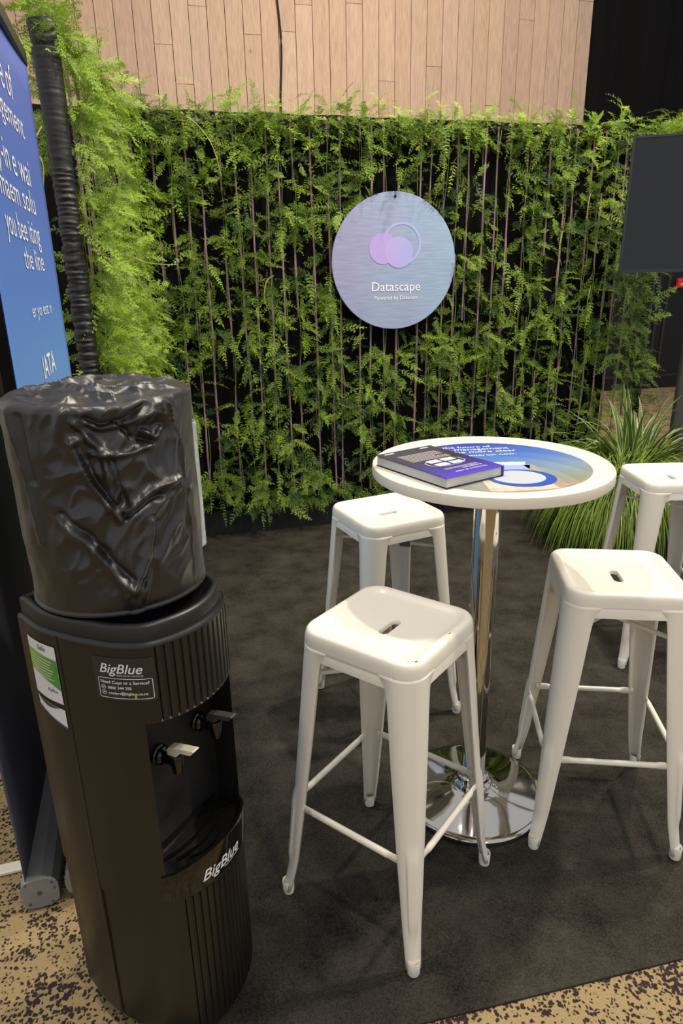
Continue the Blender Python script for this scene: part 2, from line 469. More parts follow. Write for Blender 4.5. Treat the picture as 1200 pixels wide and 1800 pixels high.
def fronds_mesh(name, placements, m, parent, lib=FRONDS, stems=None, kind=None):
    """placements: (position, direction, up hint, scale, tone)"""
    Vs = []; Fs = []; T = []; base = 0
    for (p, d, u, s, tone) in placements:
        V, F = lib[nrg.integers(len(lib))]
        d = np.array(d); d = d / np.linalg.norm(d); x = np.cross(d, u); x /= max(1e-6, np.linalg.norm(x)); z = np.cross(x, d)
        W = np.array(p) + s * (V @ np.array([x, d, z]))
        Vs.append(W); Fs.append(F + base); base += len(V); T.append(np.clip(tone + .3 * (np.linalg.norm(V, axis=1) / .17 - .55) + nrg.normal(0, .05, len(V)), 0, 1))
    if stems:
        for pts, r in stems:
            q = MB().tube(pts, r, 4)
            tri = []
            for f in q.f:
                for k in range(1, len(f) - 1): tri.append((f[0], f[k], f[k + 1]))
            V = np.array([tuple(a) for a in q.v]); Vs.append(V); Fs.append(np.array(tri) + base); base += len(V); T.append(np.full(len(V), .75))
    V = np.concatenate(Vs); F = np.concatenate(Fs); T = np.concatenate(T)
    me = bpy.data.meshes.new(name)
    me.vertices.add(len(V)); me.vertices.foreach_set('co', V.astype(np.float32).ravel())
    me.loops.add(len(F) * 3); me.loops.foreach_set('vertex_index', F.astype(np.int32).ravel())
    me.polygons.add(len(F)); me.polygons.foreach_set('loop_start', np.arange(0, len(F) * 3, 3, dtype=np.int32))
    me.polygons.foreach_set('loop_total', np.full(len(F), 3, dtype=np.int32))
    at = me.attributes.new('tone', 'FLOAT', 'POINT'); at.data.foreach_set('value', T.astype(np.float32))
    me.update(calc_edges=True); me.materials.append(m)
    o = bpy.data.objects.new(name, me); link(o, parent)
    if kind: o['kind'] = kind
    return o

def make_vine(parent, s, O, D, Nn, zt, count, tone0, tone1, lib, spread=1., back=0., seed=0, out=(0.0, .12), scale=(.65, 1.15), keep=None):
    rg = np.random.default_rng(seed)
    D_, N_ = np.array(D), np.array(Nn); O_ = np.array(O)
    pl = []
    gaps = [(rg.uniform(.3, zt - .2), rg.uniform(.06, .16)) for _ in range(3)]
    for k in range(count):
        z = rg.uniform(.2, zt)
        if z < 1.0 and rg.random() < .18: continue
        if any(abs(z - g) < w for g, w in gaps) and rg.random() < .85: continue
        patch = noise.noise(Vector((s * 2.2 + 7, z * 2.6, seed * .01)))
        if patch < -.22 and rg.random() < .6: continue
        ph = rg.uniform(-1.35, 1.35) * spread
        if rg.random() < back: ph += PI
        el = rg.normal(-.25, .5)
        d = (D_ * math.sin(ph) + N_ * math.cos(ph) * .8) * math.cos(el) + np.array([0, 0, math.sin(el)])
        up = N_ * rg.uniform(.1, 1.) + np.array([0, 0, 1.]) * rg.uniform(.2, 1) + D_ * rg.uniform(-.4, .4)
        p = O_ + D_ * (s + rg.normal(0, .014)) + N_ * rg.uniform(*out) + np.array([0, 0, z])
        tn = float(np.clip(tone0 + (tone1 - tone0) * rg.random() + .25 * patch + .10 * (z / zt - .5), 0, 1))  # tone climbs with height: light on the upper foliage painted into the leaves
        sc = rg.uniform(*scale)
        if keep is not None:
            q = p + d / np.linalg.norm(d) * .2 * sc
            bad = False
            for e in (p, (p + q) / 2, q):
                r_ = e - keep
                if math.hypot(float(r_ @ D_), float(r_[2])) < .385 and float((e - O_) @ N_) > .055: bad = True
            if bad:
                r_ = p - keep
                if math.hypot(float(r_ @ D_), float(r_[2])) < .36: continue
                d = D_ * math.copysign(1, float(r_ @ D_)) + np.array([0, 0, rg.normal(-.2, .4)]); up = N_
        pl.append((p, d, up, sc, tn))
    # winding stem
    pts = []
    for k in range(26):
        z = .18 + (zt - .18) * k / 25
        pts.append(Vector(O_) + Vector(D_) * (s + .011 * math.sin(z * 9 + seed)) + Vector(N_) * (.035 + .011 * math.cos(z * 9 + seed)) + Vector((0, 0, z)))
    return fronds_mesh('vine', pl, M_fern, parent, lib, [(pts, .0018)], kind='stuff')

# main fern wall
SCp = Vector((.3055, 4.172, 1.586))
ZT = 2.29
fw = thing('fern_wall', 'long wall of green fern vines on mauve canes behind the bar table', 'fern wall', hw(1.6, 0, 0), 0)
fwinv = -Vector(fw.location)
def fwl(v): return Vector(v) + fwinv
HOl = fwl(HO)
def box_h(s0, s1, o0, o1, z0, z1):
    v = [fwl(hw(s, o, z)) for z in (z0, z1) for (s, o) in ((s0, o1), (s1, o1), (s1, o0), (s0, o0))]
    return v, [(3, 2, 1, 0), (4, 5, 6, 7), (0, 1, 5, 4), (1, 2, 6, 5), (2, 3, 7, 6), (3, 0, 4, 7)]
M_plinth = mat('dark_painted_plinth', (26, 25, 28), .7, var=.3, vscale=25)
MB().add(*box_h(.0, 2.95, -.06, 0, .0, .15)).build('plinth', M_plinth, fw)
MB().add(*box_h(0.02, 2.93, -.05, -.025, .15, 2.25)).build('backing_cloth', M_drape, fw)
MB().tube([fwl(hw(-.02, .0, 2.285)), fwl(hw(3.24, .0, 2.285))], .022, 12).build('top_rail', M_blackcloth, fw, smooth=True)
# right end post in gathered black fabric
def sleeve(c, z0, z1, r0, m, parent, name, seed, loose=None):
    v = []; f = []; n = 28; rows = int((z1 - z0) / .0035)
    for j in range(rows + 1):
        z = z0 + (z1 - z0) * j / rows
        for k in range(n):
            a = 2 * PI * k / n
            w = noise.noise(Vector((math.cos(a) * .35 + seed, math.sin(a) * .35, z * 95))) * .0055 + noise.noise(Vector((math.cos(a) * 1.4, math.sin(a) * 1.4 + seed, z * 150))) * .003
            r = r0 + w
            if loose:
                t = loose(z); r = r0 * t[0] + w * t[1]
            v.append(Vector(c) + Vector((r * math.cos(a), r * math.sin(a), z)))
    for j in range(rows):
        for k in range(n):
            k2 = (k + 1) % n; f.append((j * n + k, j * n + k2, (j + 1) * n + k2, (j + 1) * n + k))
    f.append(tuple(rows * n + k for k in range(n)))
    return pmesh(name, v, f, m, parent, smooth=True, sharp=rad(75))
sleeve(fwl(hw(3.19, -.01, 0)), 0, 2.3, .034, M_sleeve, fw, 'end_post', 3)
# canes
srg = random.Random(21)
ss = [.035 + i * .0845 + srg.uniform(-.022, .022) for i in range(37)]
for i, s in enumerate(ss):
    zb = .2 + srg.uniform(0, .12); zt = 2.3
    lean = srg.uniform(-.02, .02)
    o = .012 + srg.uniform(0, .03)
    pts = [fwl(hw(s + lean * (k / 6 - .5) + srg.uniform(-.003, .003), o, zb + (zt - zb) * k / 6)) for k in range(7)]
    st = MB().tube(pts, [.0050 + srg.uniform(-.0006, .0012) for k in range(7)], 7).build('cane', M_stake, fw, smooth=True)
    if srg.random() < .45: MB().tube([fwl(hw(s + lean * .5, .03, 2.262)), fwl(hw(s + lean * .5, .034, 2.302)), fwl(hw(s + lean * .5, .0, 2.318))], .0085, 7).build('cane_tie', M_nub, st, smooth=True)
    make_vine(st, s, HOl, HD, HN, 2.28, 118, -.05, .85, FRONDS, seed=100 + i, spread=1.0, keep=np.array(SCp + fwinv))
# crest along the top, leaf tone raised to paint in the light there
pl = []
for k in range(950):
    s = nrg.uniform(-.02, 3.3); z = 2.305 + nrg.normal(-.005, .04); ph = nrg.uniform(-PI, PI)
    el = nrg.normal(.0, .55)
    if nrg.random() < .05: el = 1.1
    d = np.array(HD) * math.sin(ph) + np.array(HN) * math.cos(ph); d = d * math.cos(el) + np.array([0, 0, math.sin(el)])
    pl.append((np.array(fwl(hw(s, nrg.uniform(.0, .11), z))), d, np.array([0, 0, 1.]) + .4 * np.array(HN), nrg.uniform(.65, 1.1), float(np.clip(nrg.normal(.66, .2), 0, 1))))
for k in range(26):      # long sprigs reaching past the right end
    s = nrg.uniform(3.1, 3.3); z = nrg.uniform(2.27, 2.34)
    d = np.array(HD) * nrg.uniform(.4, 1) + np.array([0, 0, nrg.uniform(-.1, .6)])
    pl.append((np.array(fwl(hw(s, .0, z))), d, np.array(HN) + [0, 0, .4], nrg.uniform(.8, 1.3), .6))
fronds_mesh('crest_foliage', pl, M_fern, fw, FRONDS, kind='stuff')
# skirt of fronds at the foot and right edge sprays
pl = []
for k in range(150):
    s = nrg.uniform(0, 2.95); z = nrg.uniform(.2, .42); ph = nrg.uniform(-1.2, 1.2); el = nrg.normal(-.75, .35)
    d = np.array(HD) * math.sin(ph) + np.array(HN) * math.cos(ph); d = d * math.cos(el) + np.array([0, 0, math.sin(el)])
    pl.append((np.array(fwl(hw(s, nrg.uniform(.0, .06), z))), d, np.array(HN) + [0, 0, .5], nrg.uniform(.7, 1.15), float(np.clip(nrg.normal(.55, .2), 0, 1))))
for k in range(110):
    s = nrg.uniform(2.95, 3.22); z = nrg.uniform(.55, 2.25); ph = nrg.uniform(-1.4, 1.6); el = nrg.normal(-.2, .5)
    d = np.array(HD) * math.sin(ph) + np.array(HN) * math.cos(ph); d = d * math.cos(el) + np.array([0, 0, math.sin(el)])
    pl.append((np.array(fwl(hw(s, nrg.uniform(.0, .06), z))), d, np.array(HN) + [0, 0, .5], nrg.uniform(.7, 1.2), float(np.clip(nrg.normal(.5, .22), 0, 1))))
fronds_mesh('edge_foliage', pl, M_fern, fw, FRONDS, kind='stuff')
# loose pale tendrils
def tendril(parent, pts, inv):
    P = [Vector(p) + inv for p in pts]; Q = []
    for i in range(len(P) - 1):
        p0 = P[max(i - 1, 0)]; p1 = P[i]; p2 = P[i + 1]; p3 = P[min(i + 2, len(P) - 1)]
        for k in range(6):
            t = k / 6; Q.append(.5 * ((2 * p1) + (p2 - p0) * t + (2 * p0 - 5 * p1 + 4 * p2 - p3) * t * t + (3 * p1 - p0 - 3 * p2 + p3) * t ** 3))
    Q.append(P[-1])
    MB().tube(Q, [.003 - .0015 * i / len(Q) for i in range(len(Q))], 5).build('tendril', bpy.data.materials.get('pale_tendril') or mat('pale_tendril', (168, 164, 92), .6), parent, smooth=True)
tendril(fw, [hw(.24, .03, 2.29), hw(.33, .16, 2.26), hw(.42, .2, 2.15), hw(.46, .2, 2.0)], fwinv)
for k in range(7):
    s = srg.uniform(.2, 3.0); z = srg.uniform(.6, 2.1); sg = srg.choice((-1, 1))
    if abs(s - 1.41) < .55 and abs(z - 1.55) < .65: continue
    tendril(fw, [hw(s, .05, z), hw(s + .05 * sg, .12, z - .03), hw(s + .07 * sg, .14, z - .12), hw(s + .04 * sg, .13, z - .2)], fwinv)
for k in range(0):
    s = srg.uniform(0, 3.0); sg = srg.choice((-1, 1))
    tendril(fw, [hw(s, .02, 2.3), hw(s + .03 * sg, .0, 2.38), hw(s + .07 * sg, .0, 2.42)], fwinv)

# side wing of the fern wall, running towards the viewer, ending at the fabric pole
WO = HO + HN * .02
WE = Vector((-.925, 2.53, 0))
WD = (WE - WO).normalized(); WL = (WE - WO).length
WN = Vector((-WD.y, WD.x, 0))       # faces right
wg = thing('fern_panel', 'side panel of bright fern vines ending at a black fabric pole behind the blue banner', 'fern wall', WE, 0)
winv = -Vector(wg.location)
def ww(s, o, z): return WO + WD * s + WN * o + Vector((0, 0, z)) + winv
def loose(z):
    if z > 2.21: return (1.0 + .3 * math.sin((z - 2.21) * 30), .6)
    if z > 1.86: return (1.0 + .2 * (z - 1.86) / .3, .25)
    return (1.0, 1.0)
sleeve(WE + winv, 0, 2.285, .036, M_sleeve, wg, 'pole_sleeve', 9, loose)
MB().lathe([(.036, 0), (.041, .006), (.039, .018), (.034, .022)], 24, WE + winv + Vector((0, 0, 2.195))).build('sleeve_band', M_blackcloth, wg, smooth=True)
MB().tube([ww(.05, .0, 2.275), ww(WL - .03, .0, 2.275)], .02, 12).build('top_rail', M_blackcloth, wg, smooth=True)
MB().add([ww(.05, o, z) for z in (0, .13) for o in (-.03, .03)] + [ww(WL - .06, o, z) for z in (0, .13) for o in (-.03, .03)],
         [(0, 1, 3, 2), (4, 6, 7, 5), (0, 4, 5, 1), (2, 3, 7, 6), (1, 5, 7, 3), (0, 2, 6, 4)]).build('plinth', M_plinth, wg)
WOl = WO + winv
nw = 10
for i in range(nw):
    s = .07 + (WL - .14) * i / (nw - 1)
    o = .01
    pts = [ww(s + srg.uniform(-.004, .004), o, .15 + 2.13 * k / 6) for k in range(7)]
    st = MB().tube(pts, .0058, 7).build('cane', M_stake, wg, smooth=True)
    make_vine(st, s, WOl, WD, WN, 2.3, 190, .45, 1.0, FINE, seed=300 + i, spread=1.0, back=.12, out=(.0, .10), scale=(.75, 1.15))  # higher leaf tones paint in the strong light on this wing
pl = []  # wing sprays, mostly in the same tones raised for painted light
for k in range(190):
    s = nrg.uniform(0, WL + .06); z = 2.27 + nrg.normal(0, .035); ph = nrg.uniform(-PI, PI); el = nrg.normal(.15, .5)
    d = np.array(WD) * math.sin(ph) + np.array(WN) * math.cos(ph); d = d * math.cos(el) + np.array([0, 0, math.sin(el)])
    pl.append((np.array(ww(s, nrg.uniform(-.04, .06), z)), d, np.array([0, 0, 1.]) + .4 * np.array(WN), nrg.uniform(.6, 1.0), float(np.clip(nrg.normal(.75, .15), 0, 1))))
for k in range(420):    # bushy near edge beside the pole
    s = WL - nrg.uniform(.0, .32); z = nrg.uniform(.5, 2.27); ph = nrg.uniform(-.4, 1.5); el = nrg.normal(-.25, .5)
    d = np.array(WN) * math.cos(ph) + np.array(WD) * math.sin(ph) * .6; d = d * math.cos(el) + np.array([0, 0, math.sin(el)])
    pl.append((np.array(ww(s, nrg.uniform(.03, .10), z)), d, np.array(WD) * .6 + [0, 0, .8], nrg.uniform(.6, 1.0), float(np.clip(nrg.normal(.72, .18), 0, 1))))
for k in range(60):     # tuft round the pole top
    a_ = nrg.uniform(0, 2 * PI); el = nrg.normal(.1, .6)
    d = np.array([math.cos(a_) * math.cos(el) - .25, math.sin(a_) * math.cos(el), math.sin(el)])
    pl.append((np.array(ww(WL - nrg.uniform(-.03, .12), nrg.uniform(-.07, .05), nrg.uniform(2.2, 2.34))), d, np.array([0, 0, 1.]) - .5 * np.array(WD), nrg.uniform(.6, 1.0), float(np.clip(nrg.normal(.75, .15), 0, 1))))
for k in range(46):     # sprigs on the outer side of the pole
    z = nrg.choice([nrg.uniform(1.98, 2.33), nrg.uniform(1.9, 2.1), nrg.uniform(1.0, 1.7)]); s = WL - nrg.uniform(.0, .25)
    d = -np.array(WN) * nrg.uniform(.5, 1) + np.array(WD) * nrg.uniform(-.5, .3) + np.array([0, 0, nrg.uniform(-.9, .25)])
    pl.append((np.array(ww(s, -.045, z)), d, -np.array(WD) + [0, 0, -.5], nrg.uniform(.6, .95), float(np.clip(nrg.normal(.5, .2), 0, 1))))
fronds_mesh('crest_foliage', pl, M_fern, wg, FINE, kind='stuff')
tendril(wg, [WE + Vector((-.03, -.05, 1.98)), WE + Vector((-.06, -.07, 1.92)), WE + Vector((-.035, -.075, 1.87)), WE + Vector((-.045, -.07, 1.8))], winv)
tendril(wg, [WE + Vector((.05, .35, 1.62)), WE + Vector((.16, .34, 1.57)), WE + Vector((.28, .36, 1.56))], winv)
tendril(wg, [WE + Vector((-.02, 0, 2.2)), WE + Vector((-.13, .02, 2.19)), WE + Vector((-.19, .03, 2.12))], winv)

# ---------------------------------------------------------------- round hanging sign
SC = Vector((.3055, 4.172, 1.586)) + HN * .10
sg = thing('round_sign', 'round pale lilac sign with Datascape lettering hanging on the fern wall', 'sign', SC, HRZ)
SR = .368
sm = bpy.data.materials.new('lilac_print'); sm.use_nodes = True
nt = sm.node_tree; N = nt.nodes; L = nt.links; b = N['Principled BSDF']; b.inputs['Roughness'].default_value = .5
tc = N.new('ShaderNodeTexCoord'); sp = N.new('ShaderNodeSeparateXYZ'); L.new(tc.outputs['Object'], sp.inputs[0])
ns = N.new('ShaderNodeTexNoise'); ns.inputs['Scale'].default_value = 3.2; L.new(tc.outputs['Object'], ns.inputs['Vector'])
ma = N.new('ShaderNodeMath'); ma.operation = 'MULTIPLY_ADD'; ma.inputs[1].default_value = 1.1; L.new(sp.outputs[0], ma.inputs[0]); L.new(ns.outputs['Fac'], ma.inputs[2])
rp = N.new('ShaderNodeValToRGB'); L.new(ma.outputs[0], rp.inputs[0])
rp.color_ramp.elements[0].position = .15; rp.color_ramp.elements[0].color = lin(160, 160, 198)
rp.color_ramp.elements[1].position = .85; rp.color_ramp.elements[1].color = lin(154, 178, 208)
# weathered flecks
mpp = N.new('ShaderNodeMapping'); mpp.inputs['Scale'].default_value = (2, 2, 30); L.new(tc.outputs['Object'], mpp.inputs[0])
fl = N.new('ShaderNodeTexNoise'); fl.inputs['Scale'].default_value = 4; fl.inputs['Detail'].default_value = 6; L.new(mpp.outputs[0], fl.inputs['Vector'])
fm = N.new('ShaderNodeMapRange'); fm.inputs[1].default_value = .3; fm.inputs[2].default_value = .75; fm.inputs[3].default_value = .82; fm.inputs[4].default_value = 1.05
L.new(fl.outputs['Fac'], fm.inputs[0])
mu = N.new('ShaderNodeMix'); mu.data_type = 'RGBA'; mu.blend_type = 'MULTIPLY'; mu.inputs[0].default_value = 1
L.new(rp.outputs[0], mu.inputs[6]); L.new(fm.outputs[0], mu.inputs[7]); L.new(mu.outputs[2], b.inputs['Base Color'])
RX = Matrix.Rotation(PI / 2, 4, 'X')
MB().lathe([(SR - .002, 0), (SR, .002), (SR, .010), (SR - .002, .012)], 96, (0, 0.006, 0), RX).build('disc', sm, sg, smooth=True)
def sgp(x, z, lift=.0075): return (x, -lift, z)
def annulus(r0, r1, a0, a1, cx, cz, m, name, lift, n=48):
    v = []; f = []
    for k in range(n + 1):
        a = a0 + (a1 - a0) * k / n
        v += [sgp(cx + r0 * math.cos(a), cz + r0 * math.sin(a), lift), sgp(cx + r1 * math.cos(a), cz + r1 * math.sin(a), lift)]
    for k in range(n): f.append((2 * k, 2 * k + 1, 2 * k + 3, 2 * k + 2))
    return pmesh(name, v, f, m, sg)
px = .738 / 1050.0       # metres per pixel of the sign
M_l1 = ramp_mat('pink_lilac_print', (1, 0, 0), [(0, (180, 160, 224)), (1, (190, 164, 226))], lo=-.15, hi=.1)
M_l2 = ramp_mat('blue_lilac_print', (1, 0, 0), [(0, (188, 166, 228)), (1, (166, 174, 230))], lo=-.05, hi=.1)
M_l3 = ramp_mat('pale_violet_print', (1, 0, 0), [(0, (178, 168, 222)), (1, (170, 180, 226))], lo=-.1, hi=.15)
annulus(.101, .115, rad(-80), rad(185), .042, .098, M_l3, 'logo_ring', .0076)
annulus(0, .083, 0, 2 * PI, -.069, .072, M_l1, 'logo_disc', .0079)
annulus(0, .084, 0, 2 * PI, .026, .052, M_l2, 'logo_disc', .0082)
v, f = text2d('Datascape', width=.292); lettering(v, f, lambda x, z: sgp(x - .136, z - .156, .0085), M_lett, sg)
v, f = text2d('Powered by Datacom', width=.262); lettering(v, f, lambda x, z: sgp(x - .121, z - .203, .0085), M_lett, sg)
MB().tube([(0, -.0075, SR - .022), (0, -.009, SR + .004), (0.001, -.004, SR + .10), (0, -.06, SR + .36)], .0022, 6).build('hanging_thread', M_gloss, sg)
MB().lathe([(.006, 0), (.008, .003), (.004, .005)], 12, (0, -.006, SR - .026), RX).build('eyelet', M_gloss, sg)

# ---------------------------------------------------------------- bar stools
def sdf(x, y, bx, by, r):
    qx = abs(x) - bx + r; qy = abs(y) - by + r
    return math.hypot(max(qx, 0), max(qy, 0)) + min(max(qx, qy), 0) - r
def ring(bx, by, r, n=96):
    out = []
    for k in range(n):
        a = 2 * PI * (k + .5) / n; c, s = math.cos(a), math.sin(a); lo, hi = 0, 1.
        for _ in range(40):
            m_ = (lo + hi) / 2
            if sdf(c * m_, s * m_, bx, by, r) < 0: lo = m_
            else: hi = m_
        out.append((c * lo, s * lo))
    return out
def seat_bm():
    rows = []
    sl = [(.0105, .0355, .0105, .731), (.0112, .0362, .0112, .7395), (.0125, .0375, .0125, .7415)]
    for bx, by, r, z in sl: rows.append([(x, y, z) for x, y in ring(bx, by, r)])
    inner = ring(.0125, .0375, .0125); outr = ring(.120, .120, .03)
    for t in (.3, .6, .85, 1.): rows.append([(a[0] + (c[0] - a[0]) * t, a[1] + (c[1] - a[1]) * t, .7415 + .0078 * t ** 1.7) for a, c in zip(inner, outr)])
    for bb, r, z in ((.1235, .032, .7515), (.128, .036, .756), (.134, .041, .7590), (.140, .045, .7595), (.1455, .048, .7575), (.1490, .05, .7525), (.1508, .05, .745), (.1518, .05, .735), (.1520, .05, .7225), (.1500, .048, .7215), (.1490, .047, .7300)):
        rows.append([(x, y, z) for x, y in ring(bb, bb, r)])
    n = 96; v = [p for R in rows for p in R]; f = []
    for j in range(len(rows) - 1):
        for k in range(n):
            k2 = (k + 1) % n; f.append((j * n + k, j * n + k2, (j + 1) * n + k2, (j + 1) * n + k))
    return v, f
def hcorner(z):
    if z > .14: return .1512 + (.7225 - z) / .5825 * .0325
    return .1837 + ((.14 - z) / .14) ** 1.35 * .0165
def legw(z):
    P = [(0, .0255), (.05, .0265), (.12, .0315), (.3, .044), (.5, .056), (.66, .064), (.69, .067), (.705, .073), (.7225, .086)]
    for (a, wa), (b_, wb) in zip(P, P[1:]):
        if z <= b_: return wa + (wb - wa) * (z - a) / (b_ - a)
    return P[-1][1]
def leg_mesh():
    zs = [.7225, .716, .71, .705, .70, .69, .675] + [.66 - i * .0175 for i in range(36)]
    zs = [z for z in zs if z > .024] + [.022]
    v = []; f = []; na = 14
    for z in zs:
        h = hcorner(z); w = legw(z); r = min(w - .003, .014 + .036 * (z / .72) ** .8)
        pts = [(h - .010, h - w + .001), (h - .002, h - w), (h, h - w + .003)]
        for k in range(na + 1):
            a = (PI / 2) * k / na
            # pressed bead on the corner of the lower leg
            bead = 0.
            if .11 < z < .325:
                e = min(1., (z - .11) / .02, (.325 - z) / .02); mid = abs(k - na / 2) / (na / 2)
                bead = .0048 * e * (1 if mid < .42 else max(0, 1 - (mid - .42) / .16))
            pts.append((h - r + (r + bead) * math.cos(a), h - r + (r + bead) * math.sin(a)))
        pts += [(h - w + .003, h), (h - w, h - .002), (h - w + .001, h - .010)]
        v += [(x, y, z) for x, y in pts]
    m_ = na + 7
    for j in range(len(zs) - 1):
        for k in range(m_ - 1): f.append((j * m_ + k, (j + 1) * m_ + k, (j + 1) * m_ + k + 1, j * m_ + k + 1))
    return v, f

def make_stool():
    t = thing('bar_stool', '', 'stool')
    v, f = seat_bm(); pmesh('seat', v, f, M_white, t, smooth=True)
    lv, lf = leg_mesh(); leg0 = None
    for k in range(4):
        if leg0 is None:
            leg0 = pmesh('leg', lv, lf, M_white, t, smooth=True, sharp=rad(50))
            so = leg0.modifiers.new('sheet', 'SOLIDIFY'); so.thickness = .0022; so.offset = 0
            lg = leg0
        else:
            lg = leg0.copy(); link(lg, t)
        lg.rotation_euler = (0, 0, k * PI / 2)
        if k == 0:
            h = hcorner(.02) - .0128
            foot0 = MB().lathe([(.0105, 0.0065), (.0138, .009), (.0148, .018), (.0152, .044), (.0142, .046), (.0125, .044), (.012, .03)], 20, (h, h, 0)).build('foot', M_white, lg, smooth=True)
        else:
            ft = foot0.copy(); link(ft, lg)
    # aprons between the legs
    ap0 = None
    for k in range(4):
        if ap0 is None:
            x0 = .1512; n = 20; v = []; f = []
            for i in range(n + 1):
                y = -.108 + .216 * i / n
                e = min(1., (.108 - abs(y)) / .02)
                zb = .694 - .0 * e
                v += [(x0 - .004, y, .7285), (x0 - .0005, y, .7215), (x0 + .0008, y, zb), (x0 - .006, y, zb - .001)]
            for i in range(n):
                for q in range(3): f.append((i * 4 + q, i * 4 + q + 1, i * 4 + q + 5, i * 4 + q + 4))
            ap0 = pmesh('apron', v, f, M_white, t, smooth=True, sharp=rad(50)); a_ = ap0
        else:
            a_ = ap0.copy(); link(a_, t)
        a_.rotation_euler = (0, 0, k * PI / 2)
    # foot rails, flattened at their ends
    z = .288; h = hcorner(z); w = legw(z); rl0 = None
    for k in range(4):
        if rl0 is None:
            e = h - w + .012; x = h - .006
            ys = [-e, -e + .03, -e + .042, e - .042, e - .03, e]
            rl0 = MB().tube([(x, y, z) for y in ys], .0078, 10, [(.45, 1.35), (.45, 1.35), (1, 1), (1, 1), (.45, 1.35), (.45, 1.35)]).build('foot_rail', M_white, t, smooth=True); r_ = rl0
        else:
            r_ = rl0.copy(); link(r_, t)
        r_.rotation_euler = (0, 0, k * PI / 2)
    # crossed braces under the seat
    q = .135
    for k, z in enumerate((.642, .628)):
        sgn = 1 if k == 0 else -1
        MB().tube([(-q, -q * sgn, z), (q, q * sgn, z)], .0065, 8).build('cross_brace', M_white, t, smooth=True)
    Rz = Matrix.Translation((.045, .045, .642)) @ Matrix.Rotation(PI / 4, 4, 'Z')
    bevel(MB().box(-.018, .018, -.010, .010, -.012, .011, Rz).build('brace_clip', M_steel, t), .002, 1)
    return t

def copy_tree(o, parent=None):
    c = o.copy(); COL.objects.link(c); c.parent = parent
    for ch in list(o.children):
        copy_tree(ch, c)
    return c
stool = make_stool()
stool['group'] = 'white metal bar stools'
SP = [(.1048, 1.3446, -.6403, 'nearest white metal bar stool with chipped front rim, beside the chrome base'),
      (.154, 2.132, -1.1191, 'white metal bar stool behind the chipped one, its seat tucked under the table edge'),
      (.714, 1.5945, -.1233, 'white metal bar stool to the right of the table, its seat crossed by table shadow'),
      (1.2864, 2.5032, .0116, 'white metal bar stool farthest back, standing against the potted grasses')]
protos = [stool] + [copy_tree(stool) for _ in SP[1:]]
for o, (x, y, a, lb) in zip(protos, SP):
    o.location = (x, y, 0); o.rotation_euler = (0, 0, a); o['label'] = lb
# chips on the near stool's rim
ch = MB()
for (cx, cy, l, w_, an) in ((.138, -.118, .011, .003, .7), (.124, -.128, .004, .002, .2), (.131, -.1225, .003, .003, .2), (.139, .02, .008, .0025, 1.2), (.128, -.112, .003, .0015, .2), (.115, -.124, .003, .0016, .9)):
    c_, s_ = math.cos(an), math.sin(an)
    ch.add([(cx + c_ * l * a - s_ * w_ * b_, cy + s_ * l * a + c_ * w_ * b_, .7601) for a, b_ in ((-.5, -.3), (0, -.5), (.5, .1), (.2, .5), (-.3, .4))], [(0, 1, 2, 3, 4)])
ch.build('paint_chip', mat('bare_chip', (88, 80, 72), .7), protos[0])['kind'] = 'stuff'

# ---------------------------------------------------------------- bar table
TC = Vector((.3791, 1.6425, 0))
tb = thing('bar_table', 'round white bar table with printed top on a chrome pedestal', 'table', TC, 0)
MB().lathe([(.0, 1.0135), (.280, 1.0135), (.2965, 1.0145), (.2985, 1.017), (.2990, 1.0215), (.2990, 1.0345), (.2975, 1.0405), (.2925, 1.0437), (.286, 1.044), (.0, 1.044)], 128).build('tabletop', M_lam, tb, smooth=True, sharp=rad(30))
MB().lathe([(.0, 1.008), (.12, 1.008), (.12, 1.0132), (.0, 1.0132)], 40).build('mounting_plate', M_steel, tb, smooth=True)
MB().lathe([(.0345, .05), (.0345, 1.008)], 64).build('pole', M_chrome, tb, smooth=True)
MB().lathe([(.2065, .007), (.2085, .009), (.2085, .020), (.2065, .0225), (.19, .0255), (.15, .031), (.11, .037), (.08, .042), (.062, .048), (.056, .052), (.0345, .052)], 96).build('base', M_chrome, tb, smooth=True, sharp=rad(55))
MB().lathe([(.056, .0515), (.0585, .056), (.0575, .063), (.051, .068), (.047, .072), (.0465, .080), (.043, .085), (.0346, .086)], 64).build('collar', M_chrome, tb, smooth=True, sharp=rad(55))
# printed round sticker on the top
pm = bpy.data.materials.new('table_print'); pm.use_nodes = True
nt = pm.node_tree; N = nt.nodes; L = nt.links; b = N['Principled BSDF']; b.inputs['Roughness'].default_value = .35
tc = N.new('ShaderNodeTexCoord'); sp = N.new('ShaderNodeSeparateXYZ'); L.new(tc.outputs['Object'], sp.inputs[0])
mr = N.new('ShaderNodeMapRange'); mr.inputs[1].default_value = -.235; mr.inputs[2].default_value = .235
rot_ = N.new('ShaderNodeVectorMath'); rot_.operation = 'DOT_PRODUCT'; rot_.inputs[1].default_value = (-.25, .97, 0); L.new(tc.outputs['Object'], rot_.inputs[0])
L.new(rot_.outputs['Value'], mr.inputs[0])
rp = N.new('ShaderNodeValToRGB')
for _ in range(3): rp.color_ramp.elements.new(.5)
for e, (p_, c_) in zip(rp.color_ramp.elements, [(0., (168, 144, 128)), (.14, (140, 142, 124)), (.34, (126, 146, 162)), (.62, (78, 116, 188)), (1., (40, 60, 160))]): e.position = p_; e.color = lin(*c_)
L.new(mr.outputs[0], rp.inputs[0])
